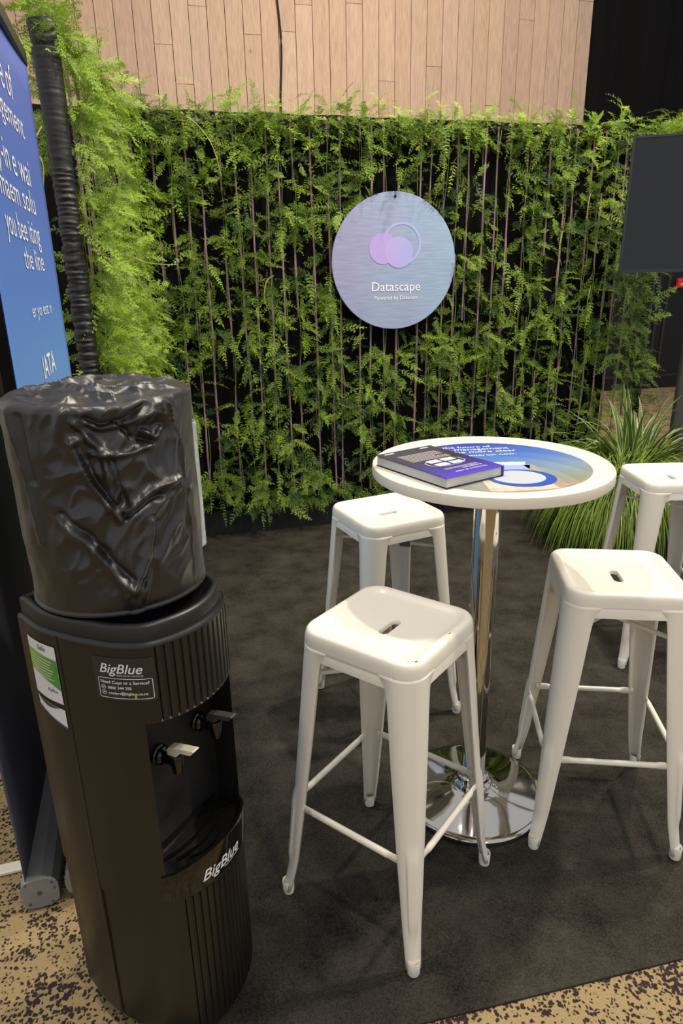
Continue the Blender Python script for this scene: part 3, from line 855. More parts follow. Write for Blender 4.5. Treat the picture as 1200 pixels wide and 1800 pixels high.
# faint concentric arcs of the print
ln_ = N.new('ShaderNodeVectorMath'); ln_.operation = 'DISTANCE'; ln_.inputs[1].default_value = (-.03, -.16, 0); L.new(tc.outputs['Object'], ln_.inputs[0])
ss_ = N.new('ShaderNodeMath'); ss_.operation = 'MULTIPLY'; ss_.inputs[1].default_value = 16; L.new(ln_.outputs['Value'], ss_.inputs[0])
fr_ = N.new('ShaderNodeMath'); fr_.operation = 'FRACT'; L.new(ss_.outputs[0], fr_.inputs[0])
mm = N.new('ShaderNodeMapRange'); mm.inputs[3].default_value = .92; mm.inputs[4].default_value = 1.1; L.new(fr_.outputs[0], mm.inputs[0])
mu = N.new('ShaderNodeMix'); mu.data_type = 'RGBA'; mu.blend_type = 'MULTIPLY'; mu.inputs[0].default_value = 1
L.new(rp.outputs[0], mu.inputs[6]); L.new(mm.outputs[0], mu.inputs[7]); L.new(mu.outputs[2], b.inputs['Base Color'])
PO = Vector((.001, -.032, 0))
pr = MB().lathe([(.0, 0), (.2335, 0), (.2335, .0006), (.0, .0006)], 96).build('printed_sticker', pm, tb, loc=PO + Vector((0, 0, 1.044)))
def tp(x, y, lift): return (x, y, .0006 + lift)
def flat(pts, m, name, lift): return pmesh(name, [tp(x, y, lift) for x, y in pts], [tuple(range(len(pts)))], m, pr)
M_site = mat('site_photo_print', (196, 190, 176), .4, var=.45, vscale=55)
M_site2 = mat('site_edge_print', (160, 148, 128), .4, var=.5, vscale=60)  # browner tone for the printed edge strip
M_lilac = mat('lilac_print', (150, 170, 222), .4)
def clipc(pts, R=.231):
    out = []
    for i in range(len(pts)):
        a, c_ = Vector(pts[i]), Vector(pts[(i + 1) % len(pts)])
        for k in range(8):
            p_ = a + (c_ - a) * k / 8
            if p_.length > R: p_ = p_.normalized() * R
            out.append((p_.x, p_.y))
    return out
flat(clipc([(-.06, -.06), (-.055, -.235), (.12, -.21), (.095, -.01)]), M_site, 'printed_photo', .0002)
flat(clipc([(.07, -.01), (.093, -.012), (.135, -.19), (.10, -.205)]), M_site2, 'printed_photo_edge', .0004)
flat([(.0, -.01), (-.035, -.075), (.075, -.055), (.09, -.005)], M_lilac, 'printed_roof', .0004)
flat([(.006, .02), (.002, -.012), (.075, -.012), (.085, .02)], mat('pale_print', (190, 202, 232), .4), 'printed_roof', .0005)
cc = (.038, -.125)
flat([(cc[0] + .079 * math.cos(2 * PI * k / 48), cc[1] + .072 * math.sin(2 * PI * k / 48)) for k in range(48)], mat('blue_print', (40, 78, 168), .4), 'blue_disc', .0007)
flat([(cc[0] - .006 + .062 * math.cos(2 * PI * k / 48), cc[1] + .006 + .056 * math.sin(2 * PI * k / 48)) for k in range(48)], mat('pale_disc_print', (186, 192, 202), .4), 'pale_disc', .0009)
rot = rad(6)
def tput(txt, xr, y, width, **kw):
    v, f = text2d(txt, width=width, align='RIGHT', **kw)
    c_, s_ = math.cos(rot), math.sin(rot)
    lettering(v, f, lambda x, yy: tp(xr + c_ * x - s_ * yy, y + s_ * x + c_ * yy, .0008), M_lett, pr)
tput('the future of', .034, .183, .135)
tput('management', .078, .160, .150)
tput('be more clear', .092, .132, .165)
tput('interest now.', .082, .096, .125)
tput('WE', .058, .0, .045, bold=.02)

# ---------------------------------------------------------------- book lying on the table
bc = [Vector((.0915, 1.620)), Vector((.231, 1.722)), Vector((.379, 1.508)), Vector((.234, 1.396))]
bcen = sum(bc, Vector((0, 0))) / 4
bx_ = ((bc[2] - bc[1]) + (bc[3] - bc[0])).normalized()       # along the long side, towards the viewer right
blen = ((bc[2] - bc[1]).length + (bc[3] - bc[0]).length) / 2; bwid = ((bc[1] - bc[0]).length + (bc[2] - bc[3]).length) / 2
bk = thing('book', 'thick dark book with a purple end lying face down on the bar table', 'book', (bcen.x, bcen.y, 1.0447), math.atan2(bx_.y, bx_.x))
hx, hy, bt = blen / 2, bwid / 2, .0262
M_bcov = ramp_mat('book_cover_print', (1, 0, 0), [(0, (52, 44, 42)), (.45, (56, 46, 50)), (.72, (62, 52, 130)), (1, (84, 66, 196))], rough=.3, lo=-hx, hi=hx)
bevel(MB().box(-hx + .004, hx - .004, -hy + .002, hy - .005, .002, bt - .002).build('page_block', M_paper, bk), .0015, 1)
bevel(MB().box(-hx, hx, -hy, hy, bt - .0009, bt).build('back_cover', M_bcov, bk), .0006, 1)
bevel(MB().box(-hx + .002, hx - .002, -hy + .001, hy - .001, 0, .0012).build('front_cover', mat('dark_cover', (50, 46, 56), .4), bk), .0004, 1)
MB().box(-hx, hx, hy - .0045, hy - .0012, .0018, bt - .0018).build('spine', M_bcov, bk)
M_grey = mat('grey_print', (190, 184, 180), .5)
def bp_(x, y): return (x, y, bt + .0003)
lines = MB()
for k in range(9):      # body text set across the cover, read from the far side
    xx = -hx + .052 + k * .0073
    y0, y1 = -hy + .028, hy - (.03 if k != 5 else .06)
    n = int((y1 - y0) / .008)
    for i in range(n):
        ya = y0 + i * .008
        lines.add([bp_(xx, ya), bp_(xx + .0034, ya), bp_(xx + .0034, ya + .0066), bp_(xx, ya + .0066)], [(0, 1, 2, 3)])
lines.build('body_text', M_grey, bk)
for (ya, yb) in ((-hy + .018, -hy + .046), (hy - .046, hy - .02)):
    pmesh('cover_mark', [bp_(-hx + .012, ya), bp_(-hx + .018, ya), bp_(-hx + .018, yb), bp_(-hx + .012, yb)], [(0, 1, 2, 3)], M_lett, bk)
# hexagonal icon with four pale panels
def hexa(r, lift, m, name): pmesh(name, [(.022 + r * .62 * math.cos(PI / 8 + k * PI / 4) * 1.15, .004 + r * math.sin(PI / 8 + k * PI / 4) * 1.25, bt + lift) for k in range(8)], [tuple(range(8))], m, bk)
hexa(.047, .0003, mat('pink_print', (222, 200, 214), .5), 'icon_rim'); hexa(.0445, .0005, mat('plum_print', (50, 40, 60), .4), 'icon_field')
for a in (-1, 1):
    for c_ in (-1, 1):
        x, y = .022 + a * .0155, .004 + c_ * .022
        pmesh('icon_panel', [(x - .011, y - .018, bt + .0008), (x + .011, y - .018, bt + .0008), (x + .011, y + .018, bt + .0008), (x - .011, y + .018, bt + .0008)], [(0, 1, 2, 3)],
              mat('icon_pale', (228, 228, 232), .5) if (a, c_) == (-1, -1) else (mat('icon_teal', (176, 220, 222), .5) if (a, c_) == (1, 1) else bpy.data.materials['icon_pale']), bk)
def btext(t, x, y, w):
    v, f = text2d(t, width=w)
    lettering(v, f, lambda a, c_: (x - c_, y + a, bt + .0006), M_lett, bk) if False else lettering(v, f, lambda a, c_: (x + c_ * -1, y + a, bt + .0006), M_lett, bk)
def btext_flip(t, x, y, w):      # upside down to the viewer: letters' tops point towards the viewer's right
    v, f = text2d(t, width=w)
    lettering(v, f, lambda a, c_: (x + c_, y - a, bt + .0006), M_lett, bk)
btext_flip('The future of water', hx - .032, hy - .03, .098)
btext_flip('management.', hx - .048, hy - .03, .062)
for k in range(2):
    xx = .070 + k * .006
    pmesh('small_text', [bp_(xx - .0012, -hy + .045), bp_(xx + .0012, -hy + .045), bp_(xx + .0012, hy - .03), bp_(xx - .0012, hy - .03)], [(0, 1, 2, 3)], M_grey, bk)

# ---------------------------------------------------------------- water cooler
cn = Vector((.88, -.475, 0)).normalized(); ct = Vector((-cn.y, cn.x, 0))
CO = cn * -.846 + ct * .7775 + Vector((0, 0, .006))
wc = thing('water_cooler', 'black floor-standing water cooler with ribbed front, two taps and a drip tray', 'water cooler', CO, math.atan2(cn.y, cn.x))
half = [(.159, 0), (.1575, .02), (.155, .036), (.1505, .053), (.145, .067), (.1345, .0885), (.122, .104), (.104, .1155), (.084, .124), (.063, .131), (.013, .1395), (-.036, .1435), (-.075, .1425), (-.105, .137), (-.135, .128), (-.158, .122)]
# dense smooth half profile (Catmull-Rom), index 0 = front centre
def dense(P, n=8):
    P = [Vector(p) for p in P]; ext = [Vector((P[1].x, -P[1].y))] + P + [P[-1] + (P[-1] - P[-2])]; out = []
    for i in range(1, len(ext) - 2):
        p0, p1, p2, p3 = ext[i - 1:i + 3]
        for k in range(n):
            t = k / n; out.append(.5 * ((2 * p1) + (p2 - p0) * t + (2 * p0 - 5 * p1 + 4 * p2 - p3) * t * t + (3 * p1 - p0 - 3 * p2 + p3) * t ** 3))
    out.append(P[-1]); return out
Hf = dense(half)
arc = [0.]
for a, c_ in zip(Hf, Hf[1:]): arc.append(arc[-1] + (c_ - a).length)
SMAX = arc[-1]
def prof(s, off=0.):
    """point on the outline at signed arc length s (negative = viewer's left), pushed out by off"""
    u = min(abs(s), SMAX - 1e-6); i = 0
    lo, hi = 0, len(arc) - 1
    while hi - lo > 1:
        m_ = (lo + hi) // 2
        if arc[m_] <= u: lo = m_
        else: hi = m_
    t = (u - arc[lo]) / (arc[lo + 1] - arc[lo]); p = Hf[lo] + (Hf[lo + 1] - Hf[lo]) * t
    i0 = max(lo - 1, 0); i1 = min(lo + 2, len(Hf) - 1); d = (Hf[i1] - Hf[i0]).normalized(); nrm = Vector((d.y * 1., -d.x)) 
    if nrm.x * p.x + nrm.y * p.y < 0: nrm = -nrm
    p = p + nrm * off
    return (p.x, p.y if s >= 0 else -p.y)
def s_of_t(t):      # front half only
    for i in range(len(Hf) - 1):
        if Hf[i].y <= t <= Hf[i + 1].y: return arc[i] + (t - Hf[i].y) / (Hf[i + 1].y - Hf[i].y) * (arc[i + 1] - arc[i])
    return SMAX
SA = s_of_t(.112)       # half width of the alcove along the outline
SRB = s_of_t(.094)      # half width of the ribbed zone
ZR = .935
NR = 13; pitch = 2 * SRB / NR
def rib(s):
    if abs(s) > SRB: return 0.
    u = ((s + SRB) / pitch) % 1.
    if u < .12 or u > .88: return -.0035
    if u < .24: return -.0035 + .0035 * (u - .12) / .12
    if u > .76: return -.0035 * (u - .76) / .12
    return 0.
scols = sorted(set([-SMAX + (SMAX - SRB) * k / 50 for k in range(51)] + [-SRB + pitch * (i + q) for i in range(NR) for q in (0, .06, .12, .24, .5, .76, .88, .94)] + [SRB + (SMAX - SRB) * k / 50 for k in range(51)] + [-SA, SA]))
ZT0, ZT1 = .462, .787
def body_z(zs, name, rfun, cut=None, m=M_black, inset=None):
    v = []; f = []; nC = len(scols)
    for z in zs:
        for s in scols:
            o = rfun(s, z)
            x, y = prof(s, o); v.append((x, y, z))
    for j in range(len(zs) - 1):
        for i in range(nC - 1):
            if cut and cut(scols[i] + 1e-6, scols[i + 1] - 1e-6, zs[j], zs[j + 1]): continue
            a = j * nC + i; f.append((a, a + 1, a + nC + 1, a + nC))
        a = j * nC; f.append((a + nC - 1, a, a + nC, a + 2 * nC - 1))
    return v, f
def rf(s, z):
    o = 0.
    if z > .805 and z < ZR - .008: o = rib(s)
    elif z >= .79 and z <= .805: o = rib(s) 
    if z < .396: o = rib(s) * min(1., max(0, (z - .02) / .03)) - (.003 if z < .390 else 0)
    if z < .06: o -= .028 * ((.06 - z) / .06) ** 2
    if z > ZR - .006: o -= .004 * ((z - (ZR - .006)) / .006) ** 2 
    return o
zs = [.0, .005, .012, .02, .03, .045, .06, .15, .28, .385, .389, .391, .3965, .40, ZT0, .55, .65, .74, ZT1, .79, .80, .806, .86, ZR - .012, ZR - .0075, ZR - .006, ZR - .003, ZR]
v, f = body_z(zs, 'body', rf, cut=lambda a, c_, z0, z1: (abs(a) < SA and abs(c_) < SA and z0 >= ZT0 - 1e-6 and z1 <= ZT1 + 1e-6))
body = pmesh('body', v, f, M_black, wc, smooth=True, sharp=rad(32))
# seams: back panel joint on each side
for sg_ in (-1, 1):
    s0 = sg_ * (SMAX - .125); q = MB()
    vv = []; ff = []
    for z in (.02, .05, ZR - .004):
        for ds, o in ((-.0035, .0006), (-.0015, .0013), (.0015, .0013), (.0035, .0006)): x, y = prof(s0 + ds, o - (.02 * ((.06 - z) / .06) ** 2 if z < .06 else 0)); vv.append((x, y, z))
    for j in range(2):
        for i in range(3): a = j * 4 + i; ff.append((a, a + 1, a + 5, a + 4))
    pmesh('panel_seam', vv, ff, M_black, wc, smooth=True)
# alcove: recessed back, cheeks and ceiling
AB = .048
xl = prof(SA)[0]
at_ = .112
alc = MB()
y0, y1 = -at_ - .002, at_ + .010
zt_, zb_ = ZT1, .425
fr = [prof(-SA + 2 * SA * k / 24) for k in range(25)]
alc.add([(AB, y0, zb_), (AB, y1, zb_), (AB, y1, zt_), (AB, y0, zt_)], [(0, 1, 2, 3)])
alc.add([(AB, y0, zb_), (AB, y0, zt_), (fr[0][0], fr[0][1], zt_), (fr[0][0], fr[0][1], zb_)], [(0, 1, 2, 3)])
alc.add([(AB, y1, zb_), (fr[-1][0], fr[-1][1], zb_), (fr[-1][0], fr[-1][1], zt_), (AB, y1, zt_)], [(0, 1, 2, 3)])
tpv = [(AB, y0, zt_)] + [(x, y, zt_) for x, y in fr] + [(AB, y1, zt_)]
alc.add(tpv, [tuple(range(len(tpv)))])
alc.build('alcove', mat('alcove_black_plastic', (26, 25, 25), .5, spec=.4), wc)
MB().add([(AB + .0015, y0 + .022, .45), (AB + .0015, y0 + .0245, .45), (AB + .0015, y0 + .0245, .78), (AB + .0015, y0 + .022, .78)], [(0, 1, 2, 3)]).build('alcove_edge', M_gloss, wc)
# lid with two lips and a sunken deck
def lid_ring(k, z):
    base = [prof(-SMAX + 2 * SMAX * i / 140) for i in range(141)]
    out = []
    for x, y in base:
        d = Vector((x - 0., y)); l = d.length
        q = d * ((l - k) / l)
        up = .004 * max(0, min(1, (-x - .09) / .05)) if z > .94 else 0
        out.append((q.x, q.y, z + up))
    return out
rows = [lid_ring(.004, ZR - .002), lid_ring(.006, ZR + .001), lid_ring(.0085, ZR + .001), lid_ring(.009, ZR + .004), lid_ring(.009, ZR + .0235), lid_ring(.011, ZR + .027), lid_ring(.015, ZR + .029), lid_ring(.020, ZR + .0285), lid_ring(.024, ZR + .026), lid_ring(.034, ZR + .012), lid_ring(.05, ZR + .006), lid_ring(.11, ZR + .004)]
v = [p for R in rows for p in R]; f = []; n = 141
for j in range(len(rows) - 1):
    for k in range(n):
        k2 = (k + 1) % n; f.append((j * n + k, j * n + k2, (j + 1) * n + k2, (j + 1) * n + k))
f.append(tuple((len(rows) - 1) * n + k for k in range(n)))
pmesh('lid', v, f, M_black, wc, smooth=True, sharp=rad(40))
# drip tray: glossy band + sunken bowl
tw = .118; st_ = s_of_t(.116)
ncol = 48; cs = [-st_ + 2 * st_ * k / ncol for k in range(ncol + 1)]
def ztop(s): return .458 + .018 * (1 - (s / st_) ** 2)
rowsT = []
rowsT.append([(*prof(s, -.002), .402) for s in cs])
rowsT.append([(*prof(s, .003), .4045) for s in cs])
rowsT.append([(*prof(s, .004), .430) for s in cs])
rowsT.append([(*prof(s, .004), ztop(s) - .004) for s in cs])
rowsT.append([(*prof(s, .003), ztop(s)) for s in cs])
rowsT.append([(*prof(s, -.003), ztop(s) - .001) for s in cs])
rowsT.append([(*prof(s, -.006), ztop(s) - .006) for s in cs])
rowsT.append([(max(AB + .004, prof(s, -.012)[0]), prof(s, -.012)[1] * .97, .443) for s in cs])
rowsT.append([(AB + .003, prof(s, -.012)[1] * .97, .441) for s in cs])
rowsT.append([(AB + .002, prof(s, -.012)[1] * .99, .452) for s in cs])
v = [p for R in rowsT for p in R]; f = []
for j in range(len(rowsT) - 1):
    for k in range(ncol): a = j * (ncol + 1) + k; f.append((a, a + 1, a + ncol + 2, a + ncol + 1))
tray = pmesh('drip_tray', v, f, M_gloss, wc, smooth=True, sharp=rad(50))
gr = MB()
for (xa, wdt) in ((.075, .075), (.098, .062), (.119, .045)):       # curved drain ridges
    pts = [(xa + .016 * (1 - (k / 6 - 1) ** 2) - .008, -wdt + 2 * wdt * k / 12, .4455) for k in range(13)]
    gr.tube(pts, .0022, 6)
gr.build('drain_ridge', M_gloss, tray, smooth=True)
# curved lettering and stickers
def on_body(s, z, off): x, y = prof(s, off); return (x, y, z)
def curved_text(t, s0, z0, off, m, parent, width=None, height=None, **kw):
    v, f = text2d(t, width=width, height=height, **kw)
    return lettering(v, f, lambda a, c_: on_body(s0 + a, z0 + c_, off), m, parent)
def patch(s0, s1, z0, z1, off, m, name, parent, n=14, fz=None, fz0=None):
    v = []; f = []
    for k in range(n + 1):
        s = s0 + (s1 - s0) * k / n
        a = z0 if fz0 is None else fz0(k / n); c_ = z1 if fz is None else fz(k / n)
        v += [on_body(s, a, off), on_body(s, c_, off)]
    for k in range(n): f.append((2 * k, 2 * k + 2, 2 * k + 3, 2 * k + 1))
    return pmesh(name, v, f, m, parent)
M_label = mat('clear_dark_label', (46, 43, 40), .25)
sL = -(s_of_t(.1355) + .003); sR_ = -s_of_t(.095)
lab = patch(sL, sR_, .833, .912, .0008, M_label, 'service_label', wc)
lw = sR_ - sL
M_logo = mat('silver_print', (222, 222, 226), .4)
curved_text('BigBlue', sL + lw * .12, .884, .0016, M_logo, lab, width=lw * .70, shear=.35, bold=.01)
curved_text('FROM WATER COMES LIFE', sL + lw * .40, .8785, .0016, M_logo, lab, width=lw * .42)
fr_ = MB()
def frame_strip(s0, s1, z0, z1):
    vv = []; ff = []; n = 10
    for k in range(n + 1):
        s = s0 + (s1 - s0) * k / n; vv += [on_body(s, z0, .0016), on_body(s, z1, .0016)]
    for k in range(n): ff.append((2 * k, 2 * k + 2, 2 * k + 3, 2 * k + 1))
    fr_.add(vv, ff)
fa, fb, fz0_, fz1_ = sL + lw * .07, sR_ - lw * .05, .8365, .8745
w_ = .0011
frame_strip(fa + .003, fb - .003, fz0_, fz0_ + w_); frame_strip(fa + .003, fb - .003, fz1_ - w_, fz1_); frame_strip(fa, fa + w_, fz0_ + .003, fz1_ - .003); frame_strip(fb - w_, fb, fz0_ + .003, fz1_ - .003)
for (sc_, zc_, q0) in ((fa + .003, fz0_ + .003, PI), (fb - .003, fz0_ + .003, 1.5 * PI), (fb - .003, fz1_ - .003, 0), (fa + .003, fz1_ - .003, .5 * PI)):
    vv = []; ff = []
    for k in range(6):
        a = q0 + PI / 2 * k / 5
        vv += [on_body(sc_ + .003 * math.cos(a), zc_ + .003 * math.sin(a), .0016), on_body(sc_ + (.003 - w_) * math.cos(a), zc_ + (.003 - w_) * math.sin(a), .0016)]
    for k in range(5): ff.append((2 * k, 2 * k + 1, 2 * k + 3, 2 * k + 2))
    fr_.add(vv, ff)
for zc_ in (.8565, .8465):
    for k in range(16):
        a0, a1 = 2 * PI * k / 16, 2 * PI * (k + 1) / 16; sc_ = fa + .0085
        fr_.add([on_body(sc_ + r_ * math.cos(a), zc_ + r_ * math.sin(a), .0016) for r_, a in ((.0042, a0), (.0042, a1), (.0034, a1), (.0034, a0))], [(0, 1, 2, 3)])
    fr_.add([on_body(fa + .0085 + dx, zc_ + dz, .0016) for dx, dz in ((-.0018, -.0012), (.0018, -.0008), (.0018, .0012), (-.0018, .0008))], [(0, 1, 2, 3)])
fr_.build('label_frame', M_logo, lab)
curved_text('Need Cups or a Service?', fa + .0045, .8640, .0016, M_logo, lab, width=(fb - fa) - .010, bold=.015)
curved_text('0800 344 258', fa + .0165, .8540, .0016, M_logo, lab, width=(fb - fa) * .44, bold=.012)
curved_text('coolers@bigblue.co.nz', fa + .0165, .8440, .0016, M_logo, lab, width=(fb - fa) * .72, bold=.012)
patch(fa + (fb - fa) * .66, fa + (fb - fa) * .70, .838, .8465, .0019, mat('yellow_fleck', (170, 168, 50), .5), 'yellow_fleck', lab, 2)
# side sticker: white, green field with white lines
M_stk = mat('white_sticker', (222, 220, 220), .4); M_grn = ramp_mat('green_print', (1, 0, 0), [(0, (150, 178, 70)), (1, (52, 140, 50))], lo=-.12, hi=-.04)
a0 = -(SMAX - .035); a1 = -(SMAX - .118)
stk = patch(a0, a1, .797, .908, .0010, M_stk, 'side_sticker', wc)
patch(a0 + .001, a1 - .0005, 0, 0, .0015, M_grn, 'green_field', stk, fz=lambda u: .888 - .006 * u, fz0=lambda u: .846 - .026 * u ** 1.4 + .004 * u)
for k in range(8):
    patch(a0 + .012, a1 - .012 - (k % 3) * .004, 0, 0, .0019, M_stk, 'printed_line', stk, fz=lambda u: .8795 - .0058 * k - .003 * u, fz0=lambda u: .8782 - .0058 * k - .003 * u) if k < 7 else None
curved_text('Safe', a0 + .036, .8935, .0019, mat('grey_ink', (60, 58, 70), .5), stk, width=.022, shear=.2)
curved_text('BigBlue', a0 + .048, .8165, .0019, bpy.data.materials['grey_ink'], stk, width=.026, shear=.3)
st2 = patch(a0 + .003, a1 + .0005, 0, 0, .0010, M_stk, 'lower_sticker', wc, fz=lambda u: .790 - .004 * u, fz0=lambda u: .772 - .022 * u)
patch(a0 + .003, a1 + .0005, 0, 0, .0014, mat('slate_print', (84, 92, 122), .4), 'sticker_stripe', st2, fz=lambda u: .7725 - .022 * u, fz0=lambda u: .7695 - .022 * u)
patch(a0 + .004, a1 - .012, 0, 0, .0014, mat('dark_swoosh', (60, 58, 58), .4), 'sticker_swoosh', st2, fz=lambda u: .790 - .004 * u, fz0=lambda u: .7895 - .010 * math.sin(u * PI) * (1 - .4 * u) - .004 * u)
# logo on the tray band
curved_text('BigBlue', -.062, .4185, .0048, M_logo, tray, width=.098, shear=.35, bold=.012)
patch(-.012, .035, .4135, .4150, .0048, M_logo, 'logo_stroke', tray, 6)
# taps
M_tapw = mat('ivory_plastic', (232, 226, 200), .4); M_tapd = mat('dark_grey_lever', (70, 68, 66), .2)
RY = Matrix.Rotation(PI / 2, 4, 'Y')
for (ty, lm) in ((-.036, M_tapw), (.075, M_tapd)):
    zc_ = .652
    tq = MB()
    tq.lathe([(.0, .0), (.0185, 0), (.0195, .002), (.0195, .007), (.0170, .009), (.0172, .012), (.0172, .015), (.0145, .017), (.0115, .019), (.0105, .040), (.0, .041)], 24, (AB, ty, zc_), RY)
    tp_ = tq.build('tap', M_gloss, wc, smooth=True, sharp=rad(45))
    sp_ = MB().lathe([(.0, .012), (.0135, .012), (.0148, .009), (.0140, .002), (.0125, -.010), (.0095, -.026), (.0070, -.026), (.0070, -.012), (.0, -.012)], 20, (AB + .047, ty, zc_ + .004)).build('spout', M_gloss, tp_, smooth=True, sharp=rad(45))
    # lever: rounded wedge
    lx = AB + .047; pts = [(-.014, .0), (-.016, .010), (-.010, .018), (.004, .0215), (.046, .0285), (.050, .0275), (.040, .0165), (.014, .013), (.010, .006), (.004, .0)]
    vv = [(lx + x, ty + y, zc_ + .014 + z) for y in (-.0085, .0085) for x, z in pts]; n = len(pts)
    ff = [tuple(range(n - 1, -1, -1)), tuple(range(n, 2 * n))] + [(k, (k + 1) % n, n + (k + 1) % n, n + k) for k in range(n)]
    lv = pmesh('tap_lever', vv, ff, lm, tp_); bevel(lv, .0015, 2)
    if lm is M_tapw: lv['label'] = 'ivory white lever'

# clear cup tube behind the bottle
M_tube = bpy.data.materials.new('clear_plastic'); M_tube.use_nodes = True
b = M_tube.node_tree.nodes['Principled BSDF']; b.inputs['Base Color'].default_value = (.86, .9, .88, 1); b.inputs['Roughness'].default_value = .15; b.inputs['Transmission Weight'].default_value = .75; b.inputs['IOR'].default_value = 1.2
cpw = Vector((-.318, 1.287, 0))
cl = wc.matrix_basis.inverted() @ (cpw)
Rm = Matrix.Rotation(math.atan2(cn.y, cn.x), 4, 'Z'); cl = Rm.inverted() @ (cpw - CO)
MB().lathe([(.036, .967), (.038, .969), (.038, 1.222), (.036, 1.224), (.0345, 1.222), (.0345, .975)], 32, (cl.x, cl.y, 0)).build('cup_tube', M_tube, wc, smooth=True)

# ---------------------------------------------------------------- bottle under a black nylon cover
cm_ = bpy.data.materials.new('black_nylon'); cm_.use_nodes = True
nt = cm_.node_tree; N = nt.nodes; L = nt.links; b = N['Principled BSDF']
b.inputs['Base Color'].default_value = lin(25, 23, 22); b.inputs['Roughness'].default_value = .33; b.inputs['Specular IOR Level'].default_value = .75
b.inputs['Sheen Weight'].default_value = .12; b.inputs['Sheen Roughness'].default_value = .4
tc = N.new('ShaderNodeTexCoord'); nn = N.new('ShaderNodeTexNoise'); nn.inputs['Scale'].default_value = 700; L.new(tc.outputs['Object'], nn.inputs['Vector'])
bb = N.new('ShaderNodeBump'); bb.inputs['Strength'].default_value = .25; bb.inputs['Distance'].default_value = .001; L.new(nn.outputs['Fac'], bb.inputs['Height']); L.new(bb.outputs[0], b.inputs['Normal'])
BC = Vector((-.400, 1.113, 0))
BZ0, BZ1 = .974, 1.318
# creases: polylines in (degrees from the viewer-facing line, height), amplitude, width in metres
CRE = [([(-18.4, 1.262), (-10.7, 1.196), (3.4, 1.137)], .0105, .0085), ([(-16, 1.255), (-7.5, 1.196), (6.4, 1.142)], -.008, .006),
       ([(-32.4, 1.15), (-16.3, 1.113), (-1.5, 1.061), (7.3, 1.03)], -.009, .008), ([(-30, 1.135), (-15, 1.092), (-3.5, 1.045), (5, 1.022)], .008, .009),
       ([(6.3, 1.15), (24.6, 1.176), (44.5, 1.186)], .009, .008), ([(6.3, 1.138), (24.6, 1.160), (40, 1.165)], -.007, .007),
       ([(-8, 1.243), (10, 1.238), (29.2, 1.245)], .008, .007), ([(-1.6, 1.234), (-.1, 1.18), (4, 1.151)], .009, .006), ([(3, 1.228), (5.0, 1.19), (8, 1.16)], -.006, .007),
       ([(-15.3, 1.29), (-1.4, 1.243)], .010, .008), ([(22, 1.125), (17, 1.073), (7.3, 1.03)], .009, .008), ([(26, 1.12), (21, 1.07), (12, 1.02)], -.006, .008),
       ([(7.3, 1.03), (1.1, 1.008), (4.5, .968)], .008, .007), ([(12, 1.03), (8, 1.0), (12, .975)], -.006, .007),
       ([(-9, 1.298), (-1.6, 1.287), (12, 1.292), (26.8, 1.31)], -.008, .006), ([(-9, 1.29), (-1.6, 1.279), (12, 1.283), (30, 1.298)], .006, .006),
       ([(42.8, 1.306), (51.8, 1.236), (54, 1.1), (55.3, .965)], .0045, .0028), ([(-58, 1.31), (-54, 1.22), (-50, 1.1)], .006, .008), ([(-50, 1.30), (-48, 1.2)], -.005, .006),
       ([(10, 1.285), (16, 1.262)], -.008, .005), ([(24, 1.27), (33, 1.255), (38, 1.268)], .009, .005), ([(22, 1.258), (33, 1.247)], -.008, .005)]
def segd(p, a, c_):
    d = c_ - a; t = max(0, min(1, (p - a).dot(d) / max(1e-9, d.dot(d)))); return (p - a - d * t).length
R0 = .146
CREm = [([Vector((math.radians(u) * R0, z)) for u, z in pl_], am, wd) for pl_, am, wd in CRE]
def disp(u, z):      # u: angle from the viewer line (deg)
    p = Vector((math.radians(u) * R0, z)); d = 0.
    if abs(u) < 100:
        for pl_, am, wd in CREm:
            m_ = min(segd(p, a, c_) for a, c_ in zip(pl_, pl_[1:]))
            if m_ < wd * 3: d += am * (.55 * math.exp(-(m_ / (wd * .8)) ** 2) + .6 * math.exp(-m_ / (wd * .55)))
    h_ = max(0., min(1., (z - .97) / .3)); m_ = abs(u - 6 - 26 * h_ * .3) / (4 + 25 * h_)
    if m_ < 1.25 and z < 1.295: d += -.10 * (z - 1.14) * max(0., min(1., (1.25 - m_) / .35)) * min(1., (1.295 - z) / .02)
    a = math.radians(u)
    cr = max(0., 1 - (abs(u - 10) / 55) ** 4) * (.5 + .5 * max(0, min(1, (z - 1.0) / .2)))
    for fr_q, am_q, sd_q in ((17., .0075, 3.), (31., .0035, 9.)):
        q_ = noise.noise(Vector((p.x * fr_q + sd_q, z * fr_q * .75 - p.x * fr_q * .5, sd_q)))
        d += cr * am_q * (max(0., 1 - abs(q_) * 3.2) - .35)
    d += .0035 * noise.noise(Vector((math.cos(a) * 1.6, math.sin(a) * 1.6, z * 9))) + .0018 * noise.noise(Vector((math.cos(a) * 5, math.sin(a) * 5, z * 26)))
    return d
cuv = []; cuf = []; nth = 340
rowsC = []
nz = 170
